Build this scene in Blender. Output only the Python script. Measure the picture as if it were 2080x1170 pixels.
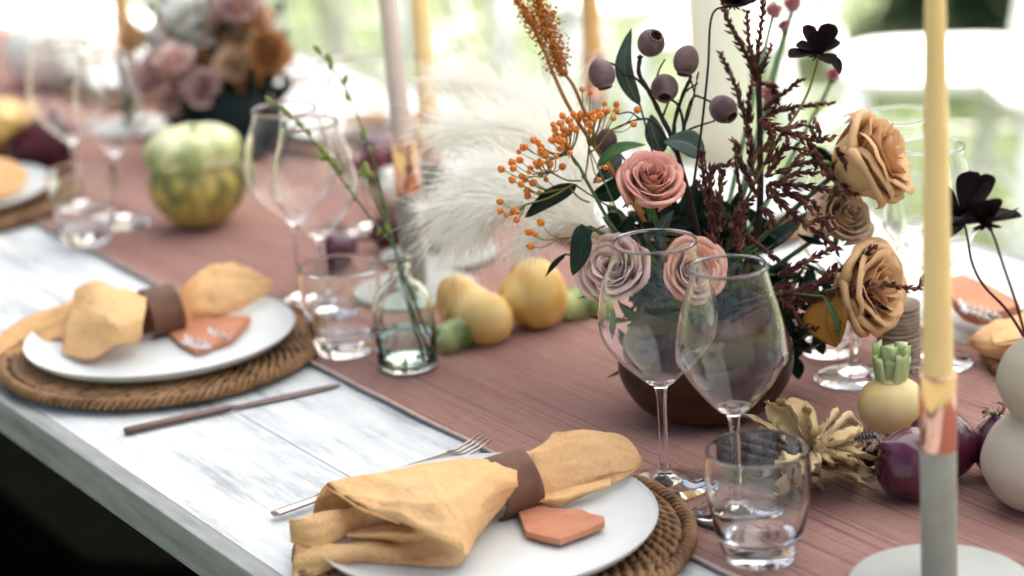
import bpy, math, random
import numpy as np
from mathutils import Vector, Matrix, noise as mnoise
for o in list(bpy.data.objects): bpy.data.objects.remove(o)
random.seed(7); rng = random.Random(11)
sc = bpy.context.scene; C = sc.collection
V = Vector
# ------------------------------------------------------------ camera
FPX = 4600.0; TH = math.radians(17.5); ROLL = math.radians(3.8); YAW = math.radians(-57.5)
TZ = 0.75                                    # height of the table top
CAM = V((0, 0, TZ + 0.73))
fw0 = V((math.sin(YAW), math.cos(YAW), 0)); r0 = V((math.cos(YAW), -math.sin(YAW), 0)); zz = V((0, 0, 1))
FW = fw0 * math.cos(TH) - zz * math.sin(TH); u0 = fw0 * math.sin(TH) + zz * math.cos(TH)
UP = u0 * math.cos(ROLL) + r0 * math.sin(ROLL); RT = r0 * math.cos(ROLL) - u0 * math.sin(ROLL)
cam = bpy.data.cameras.new('camera'); camo = bpy.data.objects.new('camera', cam); C.objects.link(camo)
camo.matrix_world = Matrix(((RT.x, UP.x, -FW.x, CAM.x), (RT.y, UP.y, -FW.y, CAM.y), (RT.z, UP.z, -FW.z, CAM.z), (0, 0, 0, 1)))
cam.sensor_width = 36; cam.lens = FPX / 2080 * 36; cam.clip_start = 0.05; cam.clip_end = 500
cam.dof.use_dof = True; cam.dof.focus_distance = 1.88; cam.dof.aperture_fstop = 2.9
sc.camera = camo
# ------------------------------------------------------------ sky, sun, exposure
SUN_EL = math.radians(52); SUN_AZ = math.radians(-28)     # from behind the table, a little to the left
w = bpy.data.worlds.new('World'); sc.world = w; w.use_nodes = True
nt = w.node_tree; bg = nt.nodes['Background']
sky = nt.nodes.new('ShaderNodeTexSky'); sky.sky_type = 'NISHITA'; sky.sun_disc = False
sky.sun_elevation = SUN_EL; sky.sun_rotation = SUN_AZ; sky.dust_density = 4.0; sky.air_density = 0.8; sky.ozone_density = 0.6
wb = nt.nodes.new('ShaderNodeMix'); wb.data_type = 'RGBA'; wb.blend_type = 'MULTIPLY'; wb.inputs[0].default_value = 1; wb.inputs[7].default_value = (1.12, .99, .83, 1)   # camera white balance for open shade
nt.links.new(sky.outputs[0], wb.inputs[6]); nt.links.new(wb.outputs[2], bg.inputs[0]); bg.inputs[1].default_value = 0.08
sd = bpy.data.lights.new('sun', 'SUN'); sd.energy = 5.0; sd.angle = math.radians(0.6); sd.color = (1, .965, .92)
so = bpy.data.objects.new('sun', sd); C.objects.link(so)
sdir = V((math.sin(SUN_AZ) * math.cos(SUN_EL), math.cos(SUN_AZ) * math.cos(SUN_EL), math.sin(SUN_EL)))
so.rotation_euler = sdir.to_track_quat('Z', 'Y').to_euler()
sc.view_settings.view_transform = 'Standard'; sc.view_settings.look = 'None'; sc.view_settings.gamma = 1
sc.view_settings.use_curve_mapping = False; sc.view_settings.exposure = 1.95
sc.cycles.max_bounces = 14; sc.cycles.transmission_bounces = 12; sc.cycles.transparent_max_bounces = 16
sc.cycles.diffuse_bounces = 4; sc.cycles.glossy_bounces = 5; sc.cycles.sample_clamp_indirect = 6
sc.cycles.use_denoising = True

def ray(px, py): return RT * (px - 1040) + UP * (585 - py) + FW * FPX
def P(px, py, z=0.0):                       # where the sight line meets a level z above the table top
    d = ray(px, py); t = (TZ + z - CAM.z) / d.z; return CAM + d * t
def Q(px, py, dep): return CAM + ray(px, py) * (dep / FPX)
def cdir(x, y, z): return (RT * x + UP * y - FW * z).normalized()   # right, up, towards the viewer
# ------------------------------------------------------------ mesh helpers
class MB:
    def __init__(s): s.v = []; s.f = []; s.uv = []
    def quad_grid(s, rows, close_u=False, close_v=False, uvs=None):
        n = len(rows); m = len(rows[0]); b = len(s.v)
        for r in rows: s.v.extend([tuple(p) for p in r])
        for i in range(n if close_v else n - 1):
            for j in range(m if close_u else m - 1):
                i2 = (i + 1) % n; j2 = (j + 1) % m
                s.f.append((b + i * m + j, b + i * m + j2, b + i2 * m + j2, b + i2 * m + j))
                u0_, u1 = j / max(1, m - 1), (j + 1) / max(1, m - 1); v0, v1 = i / max(1, n - 1), (i + 1) / max(1, n - 1)
                s.uv.append(((u0_, v0), (u1, v0), (u1, v1), (u0_, v1)))
        return s
    def cap(s, idx):
        s.f.append(tuple(idx)); s.uv.append(tuple((0.5, 0.5) for _ in idx))
    def tube(s, pts, rad, seg=8, caps=True, flat=1.0):
        pts = [V(p) for p in pts]; n = len(pts)
        if not hasattr(rad, '__len__'): rad = [rad] * n
        rows = []; ref = None
        for i, p in enumerate(pts):
            t = (pts[min(i + 1, n - 1)] - pts[max(i - 1, 0)])
            t = t.normalized() if t.length > 1e-9 else V((0, 0, 1))
            if ref is None: ref = t.orthogonal().normalized()
            ref = (ref - t * ref.dot(t)); ref = ref.normalized() if ref.length > 1e-6 else t.orthogonal().normalized()
            b = t.cross(ref)
            rows.append([p + (ref * math.cos(a) + b * math.sin(a) * flat) * rad[i] for a in [2 * math.pi * k / seg for k in range(seg)]])
        b0 = len(s.v); s.quad_grid(rows, close_u=True)
        if caps:
            s.cap([b0 + k for k in range(seg)][::-1]); s.cap([b0 + (n - 1) * seg + k for k in range(seg)])
        return s
    def lathe(s, prof, seg=32, org=(0, 0, 0), M=None, mod=None, caps=False):
        rows = []
        for i, (r, z) in enumerate(prof):
            row = []
            for k in range(seg):
                a = 2 * math.pi * k / seg; rr = r * (mod(a, i / (len(prof) - 1)) if mod else 1)
                p = V((rr * math.cos(a), rr * math.sin(a), z))
                if M: p = M @ p
                row.append(p + V(org))
            rows.append(row)
        b0 = len(s.v); s.quad_grid(rows, close_u=True)
        if caps:
            s.cap([b0 + k for k in range(seg)][::-1]); s.cap([b0 + (len(prof) - 1) * seg + k for k in range(seg)])
        return s
    def box(s, c, d, M=None):
        c = V(c); b = len(s.v)
        for x in (-1, 1):
            for y in (-1, 1):
                for z in (-1, 1):
                    p = V((x * d[0] / 2, y * d[1] / 2, z * d[2] / 2))
                    if M: p = M @ p
                    s.v.append(tuple(p + c))
        for f in ((0, 1, 3, 2), (4, 6, 7, 5), (0, 4, 5, 1), (2, 3, 7, 6), (0, 2, 6, 4), (1, 5, 7, 3)):
            s.f.append(tuple(b + i for i in f)); s.uv.append(((0, 0), (1, 0), (1, 1), (0, 1)))
        return s
    def mesh(s, name, smooth=True):
        me = bpy.data.meshes.new(name); me.from_pydata(s.v, [], s.f)
        ul = me.uv_layers.new(name='UVMap'); k = 0
        flat = [c for f in s.uv for uv in f for c in uv]
        ul.data.foreach_set('uv', flat)
        if smooth: me.polygons.foreach_set('use_smooth', [True] * len(me.polygons))
        me.update(); return me
def obj(name, mb, m, parent=None, smooth=True, bevel=0, solid=0, subsurf=0, sub_simple=False, loc=None):
    me = mb.mesh(name, smooth) if isinstance(mb, MB) else mb
    if m and not me.materials: me.materials.append(m)
    o = bpy.data.objects.new(name, me); C.objects.link(o)
    if loc is not None: o.location = loc
    if parent is not None:
        o.parent = parent
    if subsurf:
        x = o.modifiers.new('s', 'SUBSURF'); x.levels = x.render_levels = subsurf
    if solid:
        x = o.modifiers.new('t', 'SOLIDIFY'); x.thickness = solid; x.offset = 0
    if bevel:
        x = o.modifiers.new('b', 'BEVEL'); x.width = bevel; x.segments = 2; x.limit_method = 'ANGLE'
    return o
def tag(o, label, cat, group=None):
    o['label'] = label; o['category'] = cat
    if group: o['group'] = group
    return o
def thing(name, label, cat, loc=(0, 0, 0), rz=0, group=None):
    o = bpy.data.objects.new(name, None); C.objects.link(o); o.location = loc; o.rotation_euler = (0, 0, rz); o.empty_display_size = .05
    return tag(o, label, cat, group)
def wpart(name, mb, m, t, **k):              # part given in world coordinates, under a thing standing at t.location (unrotated)
    L = V(t.location)
    mb.v = [tuple(V(p) - L) for p in mb.v]
    return obj(name, mb, m, t, **k)
def kids(o): return [c for c in bpy.data.objects if c.parent == o]
def copy_tree(o, loc, rz=None, label=None, group=None, kd=None):
    kd = kd if kd is not None else [(c, kids(c)) for c in kids(o)]
    r = o.copy(); C.objects.link(r); r.location = loc
    if rz is not None: r.rotation_euler = (0, 0, rz)
    if label: r['label'] = label
    if group: r['group'] = group
    for c, gs in kd:
        c2 = c.copy(); C.objects.link(c2); c2.parent = r
        for g in gs:
            g2 = g.copy(); C.objects.link(g2); g2.parent = c2
    return r
def cr(pts, n=8):                            # Catmull-Rom through points
    pts = [V(p) for p in pts]; out = []
    if len(pts) < 3:
        return [pts[0].lerp(pts[-1], i / n) for i in range(n + 1)]
    for i in range(len(pts) - 1):
        a = pts[i - 1] if i else pts[0] * 2 - pts[1]; b = pts[i]; c = pts[i + 1]
        d = pts[i + 2] if i + 2 < len(pts) else pts[-1] * 2 - pts[-2]
        for k in range(n):
            t = k / n
            out.append(.5 * ((2 * b) + (c - a) * t + (2 * a - 5 * b + 4 * c - d) * t * t + (3 * b - a - 3 * c + d) * t ** 3))
    out.append(pts[-1]); return out
def loft(rows, nu=8, nv=8):                  # bicubic sheet through rows of points
    rr = [cr(r, nu) for r in rows]; cols = [cr([r[j] for r in rr], nv) for j in range(len(rr[0]))]
    return [[cols[j][i] for j in range(len(cols))] for i in range(len(cols[0]))]
def basis(d, up=(0, 0, 1)):                  # matrix whose z axis is d
    d = V(d).normalized(); u = V(up)
    if abs(d.dot(u.normalized())) > .98: u = V((1, 0, 0))
    x = u.cross(d).normalized(); y = d.cross(x)
    return Matrix(((x.x, y.x, d.x), (x.y, y.y, d.y), (x.z, y.z, d.z)))
# ------------------------------------------------------------ materials
def newmat(name):
    m = bpy.data.materials.new(name); m.use_nodes = True; n = m.node_tree
    return m, n, n.nodes['Principled BSDF']
def pm(name, c1, c2=None, scale=20, stretch=(1, 1, 1), rough=.6, bump=0, bscale=None, lo=.35, hi=.65, coords='Object', metal=0, spec=.5, sheen=0, sss=0, trans=0, detail=5, coat=0, c3=None, bstretch=None):
    m, n, b = newmat(name); L = n.links.new
    b.inputs['Roughness'].default_value = rough; b.inputs['Metallic'].default_value = metal
    b.inputs['Specular IOR Level'].default_value = spec if (spec != .5 or rough < .5 or metal) else .22; b.inputs['Sheen Weight'].default_value = sheen; b.inputs['Coat Weight'].default_value = coat
    if sss: b.inputs['Subsurface Weight'].default_value = sss; b.inputs['Subsurface Scale'].default_value = .004
    tc = n.nodes.new('ShaderNodeTexCoord'); mp = n.nodes.new('ShaderNodeMapping'); mp.inputs['Scale'].default_value = stretch
    L(tc.outputs[coords], mp.inputs[0]); col = None
    if c2 is not None:
        ns = n.nodes.new('ShaderNodeTexNoise'); ns.inputs['Scale'].default_value = scale; ns.inputs['Detail'].default_value = detail; L(mp.outputs[0], ns.inputs[0])
        rp = n.nodes.new('ShaderNodeValToRGB'); rp.color_ramp.elements[0].position = lo; rp.color_ramp.elements[1].position = hi
        rp.color_ramp.elements[0].color = (*c1, 1); rp.color_ramp.elements[1].color = (*c2, 1)
        if c3 is not None:
            e = rp.color_ramp.elements.new((lo + hi) / 2); e.color = (*c3, 1)
        L(ns.outputs[0], rp.inputs[0]); L(rp.outputs[0], b.inputs['Base Color']); col = rp.outputs[0]
    else: b.inputs['Base Color'].default_value = (*c1, 1)
    if bump:
        nb = n.nodes.new('ShaderNodeTexNoise'); nb.inputs['Scale'].default_value = bscale or scale; nb.inputs['Detail'].default_value = 6
        if bstretch:
            m2 = n.nodes.new('ShaderNodeMapping'); m2.inputs['Scale'].default_value = bstretch; L(tc.outputs[coords], m2.inputs[0]); L(m2.outputs[0], nb.inputs[0])
        else: L(mp.outputs[0], nb.inputs[0])
        bp = n.nodes.new('ShaderNodeBump'); bp.inputs['Strength'].default_value = bump; bp.inputs['Distance'].default_value = .002
        L(nb.outputs[0], bp.inputs['Height']); L(bp.outputs[0], b.inputs['Normal'])
    if trans: add_trans(m, n, b, col, c1, trans)
    return m
def add_trans(m, n, b, col, c, k):
    L = n.links.new; tr = n.nodes.new('ShaderNodeBsdfTranslucent'); mx = n.nodes.new('ShaderNodeMixShader'); mx.inputs[0].default_value = k
    if col: L(col, tr.inputs[0])
    else: tr.inputs[0].default_value = (*c, 1)
    L(b.outputs[0], mx.inputs[1]); L(tr.outputs[0], mx.inputs[2]); L(mx.outputs[0], n.nodes['Material Output'].inputs[0])
def petal_mat(name, inner, mid, edge, rough=.55, trans=.38, e0=.82, veins=.6):
    m, n, b = newmat(name); L = n.links.new
    uv = n.nodes.new('ShaderNodeUVMap'); sx = n.nodes.new('ShaderNodeSeparateXYZ'); L(uv.outputs[0], sx.inputs[0])
    tc = n.nodes.new('ShaderNodeTexCoord'); ns = n.nodes.new('ShaderNodeTexNoise'); ns.inputs['Scale'].default_value = 90; ns.inputs['Detail'].default_value = 5; L(tc.outputs['Object'], ns.inputs[0])
    md = n.nodes.new('ShaderNodeMath'); md.operation = 'MULTIPLY_ADD'; md.inputs[1].default_value = .22; L(ns.outputs[0], md.inputs[0]); 
    ad = n.nodes.new('ShaderNodeMath'); ad.operation = 'SUBTRACT'; L(sx.outputs[1], ad.inputs[0]); ad.inputs[1].default_value = .11; L(ad.outputs[0], md.inputs[2])
    rp = n.nodes.new('ShaderNodeValToRGB'); cr_ = rp.color_ramp; cr_.elements[0].position = .1; cr_.elements[0].color = (*inner, 1); cr_.elements[1].position = 1; cr_.elements[1].color = (*edge, 1)
    e = cr_.elements.new(.45); e.color = (*mid, 1); e = cr_.elements.new(e0); e.color = (*mid, 1)
    L(md.outputs[0], rp.inputs[0])
    oi = n.nodes.new('ShaderNodeObjectInfo'); mr = n.nodes.new('ShaderNodeMapRange'); mr.inputs[3].default_value = .88; mr.inputs[4].default_value = 1.05; L(oi.outputs['Random'], mr.inputs[0])
    vm = n.nodes.new('ShaderNodeVectorMath'); vm.operation = 'SCALE'; L(rp.outputs[0], vm.inputs[0]); L(mr.outputs[0], vm.inputs['Scale'])
    L(vm.outputs[0], b.inputs['Base Color']); b.inputs['Roughness'].default_value = rough; b.inputs['Specular IOR Level'].default_value = .12
    mp = n.nodes.new('ShaderNodeMapping'); mp.inputs['Scale'].default_value = (26, 1.5, 1); L(uv.outputs[0], mp.inputs[0])
    n2 = n.nodes.new('ShaderNodeTexNoise'); n2.inputs['Scale'].default_value = 1.6; n2.inputs['Detail'].default_value = 4; L(mp.outputs[0], n2.inputs[0])
    bp = n.nodes.new('ShaderNodeBump'); bp.inputs['Strength'].default_value = veins; bp.inputs['Distance'].default_value = .001; L(n2.outputs[0], bp.inputs['Height']); L(bp.outputs[0], b.inputs['Normal'])
    add_trans(m, n, b, rp.outputs[0], mid, trans)
    return m
def leaf_mat(name, c, vein, rough=.45, trans=.15, c2=None):
    m, n, b = newmat(name); L = n.links.new
    uv = n.nodes.new('ShaderNodeUVMap'); sx = n.nodes.new('ShaderNodeSeparateXYZ'); L(uv.outputs[0], sx.inputs[0])
    a = n.nodes.new('ShaderNodeMath'); a.operation = 'SUBTRACT'; a.inputs[1].default_value = .5; L(sx.outputs[0], a.inputs[0])
    ab = n.nodes.new('ShaderNodeMath'); ab.operation = 'ABSOLUTE'; L(a.outputs[0], ab.inputs[0])
    rp = n.nodes.new('ShaderNodeValToRGB'); rp.color_ramp.elements[0].position = .012; rp.color_ramp.elements[0].color = (*vein, 1); rp.color_ramp.elements[1].position = .035; rp.color_ramp.elements[1].color = (*c, 1); L(ab.outputs[0], rp.inputs[0])
    tc = n.nodes.new('ShaderNodeTexCoord'); ns = n.nodes.new('ShaderNodeTexNoise'); ns.inputs['Scale'].default_value = 45; L(tc.outputs['Object'], ns.inputs[0])
    mx = n.nodes.new('ShaderNodeMix'); mx.data_type = 'RGBA'; mx.inputs[7].default_value = (*(c2 or tuple(x * 1.7 for x in c)), 1)
    rr = n.nodes.new('ShaderNodeValToRGB'); rr.color_ramp.elements[0].position = .45; rr.color_ramp.elements[1].position = .75; L(ns.outputs[0], rr.inputs[0])
    L(rr.outputs[0], mx.inputs[0]); L(rp.outputs[0], mx.inputs[6]); L(mx.outputs[2], b.inputs['Base Color']); b.inputs['Roughness'].default_value = rough; b.inputs['Specular IOR Level'].default_value = .25
    add_trans(m, n, b, mx.outputs[2], c, trans)
    return m
def glass_mat(name, col=(1, 1, 1), ior=1.47, rough=0.0):
    m, n, b = newmat(name); n.nodes.remove(b)
    g = n.nodes.new('ShaderNodeBsdfGlass'); g.inputs['Color'].default_value = (*col, 1); g.inputs['IOR'].default_value = ior; g.inputs['Roughness'].default_value = rough
    n.links.new(g.outputs[0], n.nodes['Material Output'].inputs[0]); return m
def wood_mat():
    m, n, b = newmat('whitewashed_wood'); L = n.links.new
    tc = n.nodes.new('ShaderNodeTexCoord')
    def nz(sc_, st, det=6, rough=.6):
        mp = n.nodes.new('ShaderNodeMapping'); mp.inputs['Scale'].default_value = st; L(tc.outputs['Object'], mp.inputs[0])
        x = n.nodes.new('ShaderNodeTexNoise'); x.inputs['Scale'].default_value = sc_; x.inputs['Detail'].default_value = det; x.inputs['Roughness'].default_value = rough; L(mp.outputs[0], x.inputs[0]); return x.outputs[0]
    fine = nz(30, (1.2, 14, 14), 8, .7); patch = nz(7, (1, 2.6, 2.6), 4); streak = nz(9, (.8, 9, 9), 5)
    a = n.nodes.new('ShaderNodeMath'); a.operation = 'MULTIPLY_ADD'; a.inputs[1].default_value = .55; L(patch, a.inputs[0]); 
    c = n.nodes.new('ShaderNodeMath'); c.operation = 'MULTIPLY_ADD'; c.inputs[1].default_value = .45; L(streak, c.inputs[0])
    d = n.nodes.new('ShaderNodeMath'); d.operation = 'MULTIPLY'; d.inputs[1].default_value = .32; L(fine, d.inputs[0]); L(d.outputs[0], c.inputs[2]); L(c.outputs[0], a.inputs[2])
    rp = n.nodes.new('ShaderNodeValToRGB'); e = rp.color_ramp.elements; e[0].position = .56; e[0].color = (.76, .76, .74, 1); e[1].position = .90; e[1].color = (.29, .27, .25, 1)
    x = e.new(.69); x.color = (.62, .625, .63, 1); x = e.new(.77); x.color = (.44, .44, .44, 1)
    L(a.outputs[0], rp.inputs[0]); L(rp.outputs[0], b.inputs['Base Color']); b.inputs['Roughness'].default_value = .62
    bp = n.nodes.new('ShaderNodeBump'); bp.inputs['Strength'].default_value = .35; bp.inputs['Distance'].default_value = .0015; L(fine, bp.inputs['Height']); L(bp.outputs[0], b.inputs['Normal'])
    return m
def runner_mat():
    m, n, b = newmat('striped_weave'); L = n.links.new; tc = n.nodes.new('ShaderNodeTexCoord')
    def nz(st, det=3, sc_=1, rough=.5):
        mp = n.nodes.new('ShaderNodeMapping'); mp.inputs['Scale'].default_value = st; L(tc.outputs['Object'], mp.inputs[0])
        x = n.nodes.new('ShaderNodeTexNoise'); x.inputs['Scale'].default_value = sc_; x.inputs['Detail'].default_value = det; x.inputs['Roughness'].default_value = rough; L(mp.outputs[0], x.inputs[0]); return x.outputs[0]
    s1 = nz((1.1, 330, 1), 5, 1, .8)
    rp = n.nodes.new('ShaderNodeValToRGB'); e = rp.color_ramp.elements
    e[0].position = .32; e[0].color = (.07, .035, .035, 1); e[1].position = .70; e[1].color = (.52, .42, .35, 1)
    for p, c in ((.40, (.22, .07, .065)), (.45, (.34, .17, .145)), (.50, (.42, .27, .23)), (.55, (.35, .12, .095)), (.60, (.45, .325, .28)), (.65, (.25, .18, .155))):
        x = e.new(p); x.color = (*c, 1)
    L(s1, rp.inputs[0]); s2 = nz((700, 40, 1), 2)
    mx = n.nodes.new('ShaderNodeMix'); mx.data_type = 'RGBA'; mx.blend_type = 'MULTIPLY'; mx.inputs[0].default_value = .35
    r2 = n.nodes.new('ShaderNodeValToRGB'); r2.color_ramp.elements[0].color = (.5, .5, .5, 1); r2.color_ramp.elements[0].position = .3; r2.color_ramp.elements[1].position = .6; L(s2, r2.inputs[0])
    L(rp.outputs[0], mx.inputs[6]); L(r2.outputs[0], mx.inputs[7]); L(mx.outputs[2], b.inputs['Base Color']); b.inputs['Roughness'].default_value = .9; b.inputs['Specular IOR Level'].default_value = .2
    ad = n.nodes.new('ShaderNodeMath'); ad.operation = 'ADD'; L(s1, ad.inputs[0]); L(s2, ad.inputs[1])
    bp = n.nodes.new('ShaderNodeBump'); bp.inputs['Strength'].default_value = .8; bp.inputs['Distance'].default_value = .0016; L(ad.outputs[0], bp.inputs['Height']); L(bp.outputs[0], b.inputs['Normal'])
    return m
def linen_mat(name, c, c2):
    m = pm(name, c, c2, 14, (1, 1, 1), .9, spec=.2, lo=.3, hi=.7, trans=.12)
    n = m.node_tree; L = n.links.new; b = n.nodes['Principled BSDF']; tc = n.nodes.new('ShaderNodeTexCoord')
    outs = []
    for st in ((620, 50, 50), (50, 620, 300)):
        mp = n.nodes.new('ShaderNodeMapping'); mp.inputs['Scale'].default_value = st; L(tc.outputs['Object'], mp.inputs[0])
        x = n.nodes.new('ShaderNodeTexNoise'); x.inputs['Scale'].default_value = 1; x.inputs['Detail'].default_value = 2; L(mp.outputs[0], x.inputs[0]); outs.append(x.outputs[0])
    a = n.nodes.new('ShaderNodeMath'); a.operation = 'ADD'; L(outs[0], a.inputs[0]); L(outs[1], a.inputs[1])
    mr = n.nodes.new('ShaderNodeMapRange'); mr.inputs[1].default_value = .7; mr.inputs[2].default_value = 1.3; mr.inputs[3].default_value = .90; mr.inputs[4].default_value = 1.08; L(a.outputs[0], mr.inputs[0])
    src = b.inputs['Base Color'].links[0].from_socket; vm = n.nodes.new('ShaderNodeVectorMath'); vm.operation = 'SCALE'; L(src, vm.inputs[0]); L(mr.outputs[0], vm.inputs['Scale']); L(vm.outputs[0], b.inputs['Base Color'])
    bp = n.nodes.new('ShaderNodeBump'); bp.inputs['Strength'].default_value = .6; bp.inputs['Distance'].default_value = .0011; L(a.outputs[0], bp.inputs['Height'])
    mp = n.nodes.new('ShaderNodeMapping'); mp.inputs['Scale'].default_value = (34, 60, 34); mp.inputs['Rotation'].default_value = (0, 0, .5); L(tc.outputs['Object'], mp.inputs[0])
    cn = n.nodes.new('ShaderNodeTexNoise'); cn.inputs['Scale'].default_value = 1; cn.inputs['Detail'].default_value = 3; cn.inputs['Distortion'].default_value = .6; L(mp.outputs[0], cn.inputs[0])
    b2 = n.nodes.new('ShaderNodeBump'); b2.inputs['Strength'].default_value = .55; b2.inputs['Distance'].default_value = .007; L(cn.outputs[0], b2.inputs['Height']); L(bp.outputs[0], b2.inputs['Normal']); L(b2.outputs[0], b.inputs['Normal'])
    return m
M = {}
M['wood'] = wood_mat()
M['edgewood'] = pm('shaded_edge_wood', (.245, .245, .23), (.41, .41, .385), 9, (1.3, 8, 8), .75, .4, 40, lo=.3, hi=.7, bstretch=(1.5, 14, 14))  # grained wood, shade of the front edge put into a darker grey
M['runner'] = runner_mat()
M['hem'] = pm('hem_thread', (.62, .50, .42), (.5, .36, .3), 60, rough=.9, bump=.4, bscale=400)
M['linen'] = linen_mat('mustard_linen', (.86, .485, .215), (.92, .565, .285))
M['leather'] = pm('brown_leather', (.12, .055, .034), (.20, .10, .065), 35, rough=.6, bump=.35, bscale=160)
M['terra'] = pm('terracotta', (.53, .21, .12), (.60, .26, .155), 60, rough=.85, bump=.3, bscale=300)
M['white'] = pm('white_paint', (.80, .79, .77), rough=.6)
M['ceramic'] = pm('white_ceramic', (.74, .75, .74), (.70, .71, .70), 30, rough=.42, bump=.08, bscale=120)
M['cane'] = pm('rattan_cane', (.13, .06, .025), (.36, .20, .10), 40, rough=.5, bump=.3, bscale=220, lo=.3, hi=.7, c3=(.28, .145, .065))
M['canedark'] = pm('rattan_core', (.05, .026, .014), (.10, .055, .03), 60, rough=.8)
M['steel'] = pm('dull_steel', (.42, .36, .34), rough=.32, metal=1)
M['bronze'] = pm('bronze_metal', (.16, .10, .09), rough=.4, metal=.8)
M['glass'] = glass_mat('clear_glass', ior=1.45)
M['thinglass'] = glass_mat('thin_clear_glass', ior=1.30)
M['greenglass'] = glass_mat('green_tinted_glass', (.955, .985, .965))
M['water'] = glass_mat('water', (.97, 1, .99), 1.33)
M['copper'] = pm('polished_copper', (.80, .46, .34), rough=.14, metal=1)
M['greypaint'] = pm('grey_green_powder_coat', (.285, .265, .22), (.32, .30, .255), 60, rough=.6, bump=.05, bscale=900)
M['disc'] = pm('pale_grey_powder_coat', (.42, .42, .39), (.45, .45, .42), 40, rough=.6, bump=.05, bscale=900)
M['yellowwax'] = pm('yellow_wax', (.82, .55, .24), (.86, .60, .28), 20, rough=.45, sss=.15)
M['pinkwax'] = pm('mauve_wax', (.60, .46, .40), (.64, .50, .44), 20, rough=.5, sss=.15)
M['ochrewax'] = pm('ochre_wax', (.72, .42, .17), rough=.5, sss=.15)
M['creamwax'] = pm('ivory_wax', (.88, .85, .75), (.90, .88, .80), 12, rough=.5, trans=.35)
M['wick'] = pm('wick', (.7, .65, .55), rough=.9)
M['sand'] = pm('sand_stoneware', (.46, .38, .30), (.52, .44, .355), 25, rough=.75, bump=.12, bscale=400)
M['bowl'] = pm('dark_brown_ceramic', (.02, .008, .005), (.075, .025, .010), 12, (1, 1, 2), .38, .05, 60, spec=.2)
M['darkvase'] = pm('dark_teal_ceramic', (.006, .014, .014), rough=.6, spec=.1)
M['darkgreen'] = leaf_mat('dark_green_leaf', (.008, .022, .012), (.03, .06, .03), .4)
M['midgreen'] = leaf_mat('green_leaf', (.05, .11, .035), (.12, .2, .08), .4)
M['greygreen'] = leaf_mat('eucalyptus_leaf', (.05, .075, .06), (.26, .20, .14), .5, .1, (.08, .12, .10))
M['ochreleaf'] = leaf_mat('ochre_leaf', (.42, .19, .03), (.30, .12, .02), .6, .3, (.32, .12, .02))
M['bud'] = pm('olive_bud', (.16, .20, .04), (.24, .27, .07), 60, rough=.5)
M['stemgreen'] = pm('green_stem', (.05, .10, .03), (.10, .15, .05), 30, rough=.5)
M['darkstem'] = pm('dark_stem', (.012, .005, .005), (.04, .014, .012), 40, rough=.5)
M['winestem'] = pm('wine_red_stem', (.10, .015, .03), (.06, .012, .02), 40, rough=.5)
M['amar'] = pm('dried_brown_catkin', (.04, .010, .008), (.38, .16, .095), 110, rough=.65, bump=.3, bscale=300, lo=.38, hi=.72, c3=(.10, .030, .023))
M['orange'] = pm('orange_berry', (.62, .15, .012), (.80, .24, .015), 120, rough=.35, sss=.05)
M['berrytip'] = pm('berry_tip', (.10, .03, .01), rough=.8)
M['berrystem'] = pm('olive_twig', (.17, .14, .035), (.22, .17, .05), 60, rough=.6)
M['rust'] = pm('rust_plume', (.44, .13, .02), (.60, .22, .05), 150, rough=.8, trans=.15)
M['ruststem'] = pm('rust_stem', (.36, .15, .045), (.28, .11, .03), 80, rough=.6)
M['nut'] = pm('mauve_gum_nut', (.07, .035, .038), (.20, .13, .14), 45, (1, 1, 1), .55, .25, 160, lo=.3, hi=.7, c3=(.12, .068, .074))
M['nutin'] = pm('gum_nut_inside', (.035, .01, .008), (.10, .025, .02), 90, rough=.8)
M['cosmos'] = petal_mat('dark_cosmos_petal', (.005, .0005, .0015), (.007, .0008, .002), (.018, .002, .006), .75, .03)
M['pampas'] = pm('pampas_fluff', (.95, .92, .86), (.97, .95, .90), 30, rough=.9, trans=.5)
M['pampasstem'] = pm('pampas_stem', (.6, .5, .33), rough=.8)
M['onion'] = pm('red_onion_skin', (.045, .004, .018), (.12, .012, .042), 8, (6, 6, .8), .2, .15, 40, lo=.35, hi=.7, coat=.4)
M['root'] = pm('dry_root', (.45, .36, .24), rough=.9)
M['turnip'] = pm('yellow_turnip', (.70, .48, .18), (.76, .62, .36), 18, rough=.5, bump=.3, bscale=60, sss=.1)
M['stalk'] = pm('cut_green_stalk', (.26, .36, .10), (.66, .68, .40), 70, (1, 1, .12), .45, lo=.4, hi=.7, sss=.1)
M['corn'] = pm('purple_corn_kernel', (.012, .004, .007), (.04, .012, .02), 300, rough=.45)
M['husk'] = pm('dry_corn_husk', (.54, .37, .175), (.80, .64, .40), 12, (1, 1, 1), .75, .5, 90, trans=.25, lo=.3, hi=.7)
M['gourd'] = pm('yellow_gourd', (.66, .36, .07), (.84, .60, .24), 26, rough=.42, bump=.25, bscale=70, lo=.38, hi=.66, sss=.08)
M['greengourd'] = pm('green_striped_gourd', (.08, .14, .03), (.50, .58, .25), 30, (1, 1, .6), .45, lo=.42, hi=.58)
M['squash'] = pm('pale_green_squash', (.36, .38, .13), (.78, .76, .46), 30, (1, 1, 1), .4, .1, 60, lo=.4, hi=.62)
M['squashlow'] = pm('golden_green_squash', (.11, .12, .03), (.56, .42, .10), 34, (1, 1, 1), .4, .1, 60, lo=.35, hi=.65)
M['beet'] = pm('dark_beet', (.03, .008, .012), (.10, .02, .03), 15, rough=.5)
M['paleg'] = pm('pale_pumpkin', (.72, .70, .62), (.78, .76, .70), 15, rough=.5)
M['twine'] = pm('jute_twine', (.27, .20, .15), (.40, .31, .25), 90, rough=.95, bump=.5, bscale=500)
M['ink'] = pm('white_ink', (.75, .74, .72), rough=.7)
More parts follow.
